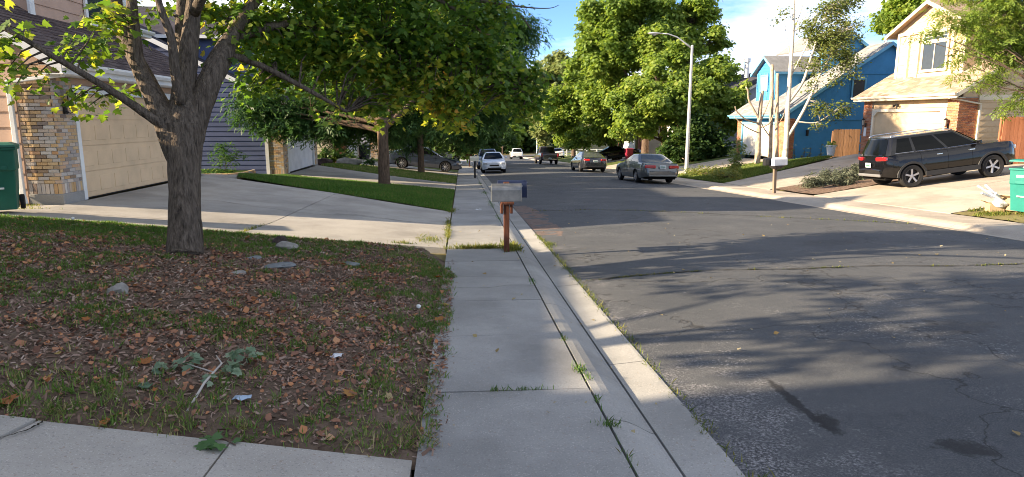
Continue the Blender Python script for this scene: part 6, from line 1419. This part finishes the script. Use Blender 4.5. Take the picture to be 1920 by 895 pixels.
# cracks in the near driveway and the drive of the peach house
ribbon('slab_crack', [(-2.6, 2.75), (-2.42, 3.0), (-2.4, 3.22), (-2.3, 3.42), (-2.29, 3.53)], .012, .011, m_crk, drive0, 5, .006)
ribbon('slab_crack', [(-7.2, 12.0), (-5.8, 11.8), (-4.4, 12.1), (-3.8, 11.9)], .02, .024, m_crk, drive1, 6, .02)
ribbon('slab_crack', [(-.27, 7.5), (.0, 7.62), (.3, 7.58), (.55, 7.7), (.86, 7.66)], .008, .008, m_crk, walk, 8, .006)
ribbon('slab_crack', [(-.27, 12.9), (.2, 13.2), (.5, 13.1), (.86, 13.4)], .01, .008, m_crk, walk, 9, .01)
ribbon('slab_crack', [(-1.0, 14.0), (-2.4, 14.6), (-3.2, 14.2), (-5.6, 15.2)], .016, .02, m_crk, drive1, 10, .02)
ribbon('slab_crack', [(.86, 5.0), (1.0, 5.03), (1.15, 4.98)], .01, -.004, m_crk, curb, 7, .004)

# fallen twig with wilted leaves, leaf sprig on the near driveway, scraps, dandelion clocks
l_wilt = leafm('wilted_leaf', [(0, (.12, .19, .11)), (.5, (.2, .28, .17)), (1, (.3, .37, .24))], .3)
def at(x, y, dz): return (x, y, float(gh_(np.array([x]), np.array([y]))[0])+dz)
tw = empty('fallen_twig', at(-1.65, 4.1, 0), 0, 'fallen twig with wilted pale green leaves in the front yard', 'twig'); ox, oy, oz = tw.location
q = MB(); q.tube([(-1.6-ox, 3.68-oy, tz(-1.6, 3.68)+.03-oz), (-1.6-ox, 3.95-oy, .06), (-1.58-ox, 4.2-oy, .09), (-1.68-ox, 4.38-oy, .08)], [.009, .008, .006, .004], 6); q.tube([(-1.6-ox, 4.1-oy, .07), (-1.85-ox, 4.3-oy, .06)], [.005, .003], 5); q.build('stem', plain('twig_bark', (.42, .38, .33), .8), tw, smooth=True)
for k, (x, y, r_, n) in enumerate(((-1.53, 4.45, .12, 26), (-1.85, 4.35, .13, 22), (-1.5, 4.2, .09, 18), (-1.6, 4.02, .06, 8), (-2.0, 4.25, .07, 8))): plant_leaves(tw, 'leaves', n, r_*.85, .04, .055, MAPLE, l_wilt, 200+k, (x-ox, y-oy, .04), .8, .5, .6)
sg = empty('leaf_sprig', at(-1.32, 3.38, 0), 0, 'sprig of fresh green maple leaves on the near driveway edge', 'leaves')
plant_leaves(sg, 'leaves', 10, .1, .03, .07, MAPLE, leafm('sprig_leaf', [(0, (.05, .12, .03)), (1, (.1, .2, .06))], .3), 210, (0, 0, .015), 1.2, .3, .9)
MB().tube([(-.1, .05, .03), (.02, .02, .025), (.1, -.04, .02)], .004, 5).build('stem', b_brown, sg)
for k, (x, y, sx, sy, m, lab) in enumerate(((-1.34, 3.83, .05, .03, plain('blue_wrapper', (.4, .5, .62), .4), 'crumpled pale blue wrapper on the front yard grass'), (-.95, 4.75, .04, .035, m_plasticbag, 'crumpled white paper scrap in the leaf litter'), (-1.95, 3.95, .035, .03, l_wilt, 'single pale wilted leaf at the left of the yard'), (.42, 17.6, .1, .05, m_plasticbag, 'white paper scrap on the pavement past the mailbox'))):
    P = [[(sx*(i/4-.5)*2, sy*(j/3-.5)*2, .012*math.sin(i*2.1+k)*math.cos(j*1.7)+.012) for j in range(4)] for i in range(5)]
    o = MB().grid(P).build('paper_scrap', m, None, smooth=True); s_ = o.modifiers.new('thickness', 'SOLIDIFY'); s_.thickness = .002; o.location = at(x, y, .012 if y < 17 else .006); o.rotation_euler = (0, 0, k*1.3)
    tag(o, lab, 'litter')
for x, y, h_, lab in ((-5.0, 8.75, .22, 'dandelion clock in the grass left of the trunk'), (-.42, 5.95, .14, 'dandelion clock beside the pavement')):
    d = empty('dandelion', at(x, y, .0), 0, lab, 'flower', 'dandelion clocks'); MB().tube([(0, 0, 0), (.01, 0, h_*.6), (0, .005, h_)], .003, 5).build('stem', g_weed, d)
    lump('seed_head', (0, .005, h_+.02), (.022, .022, .02), plain('seed_fluff', (.7, .7, .66), .9), 3, d, 10, .05)
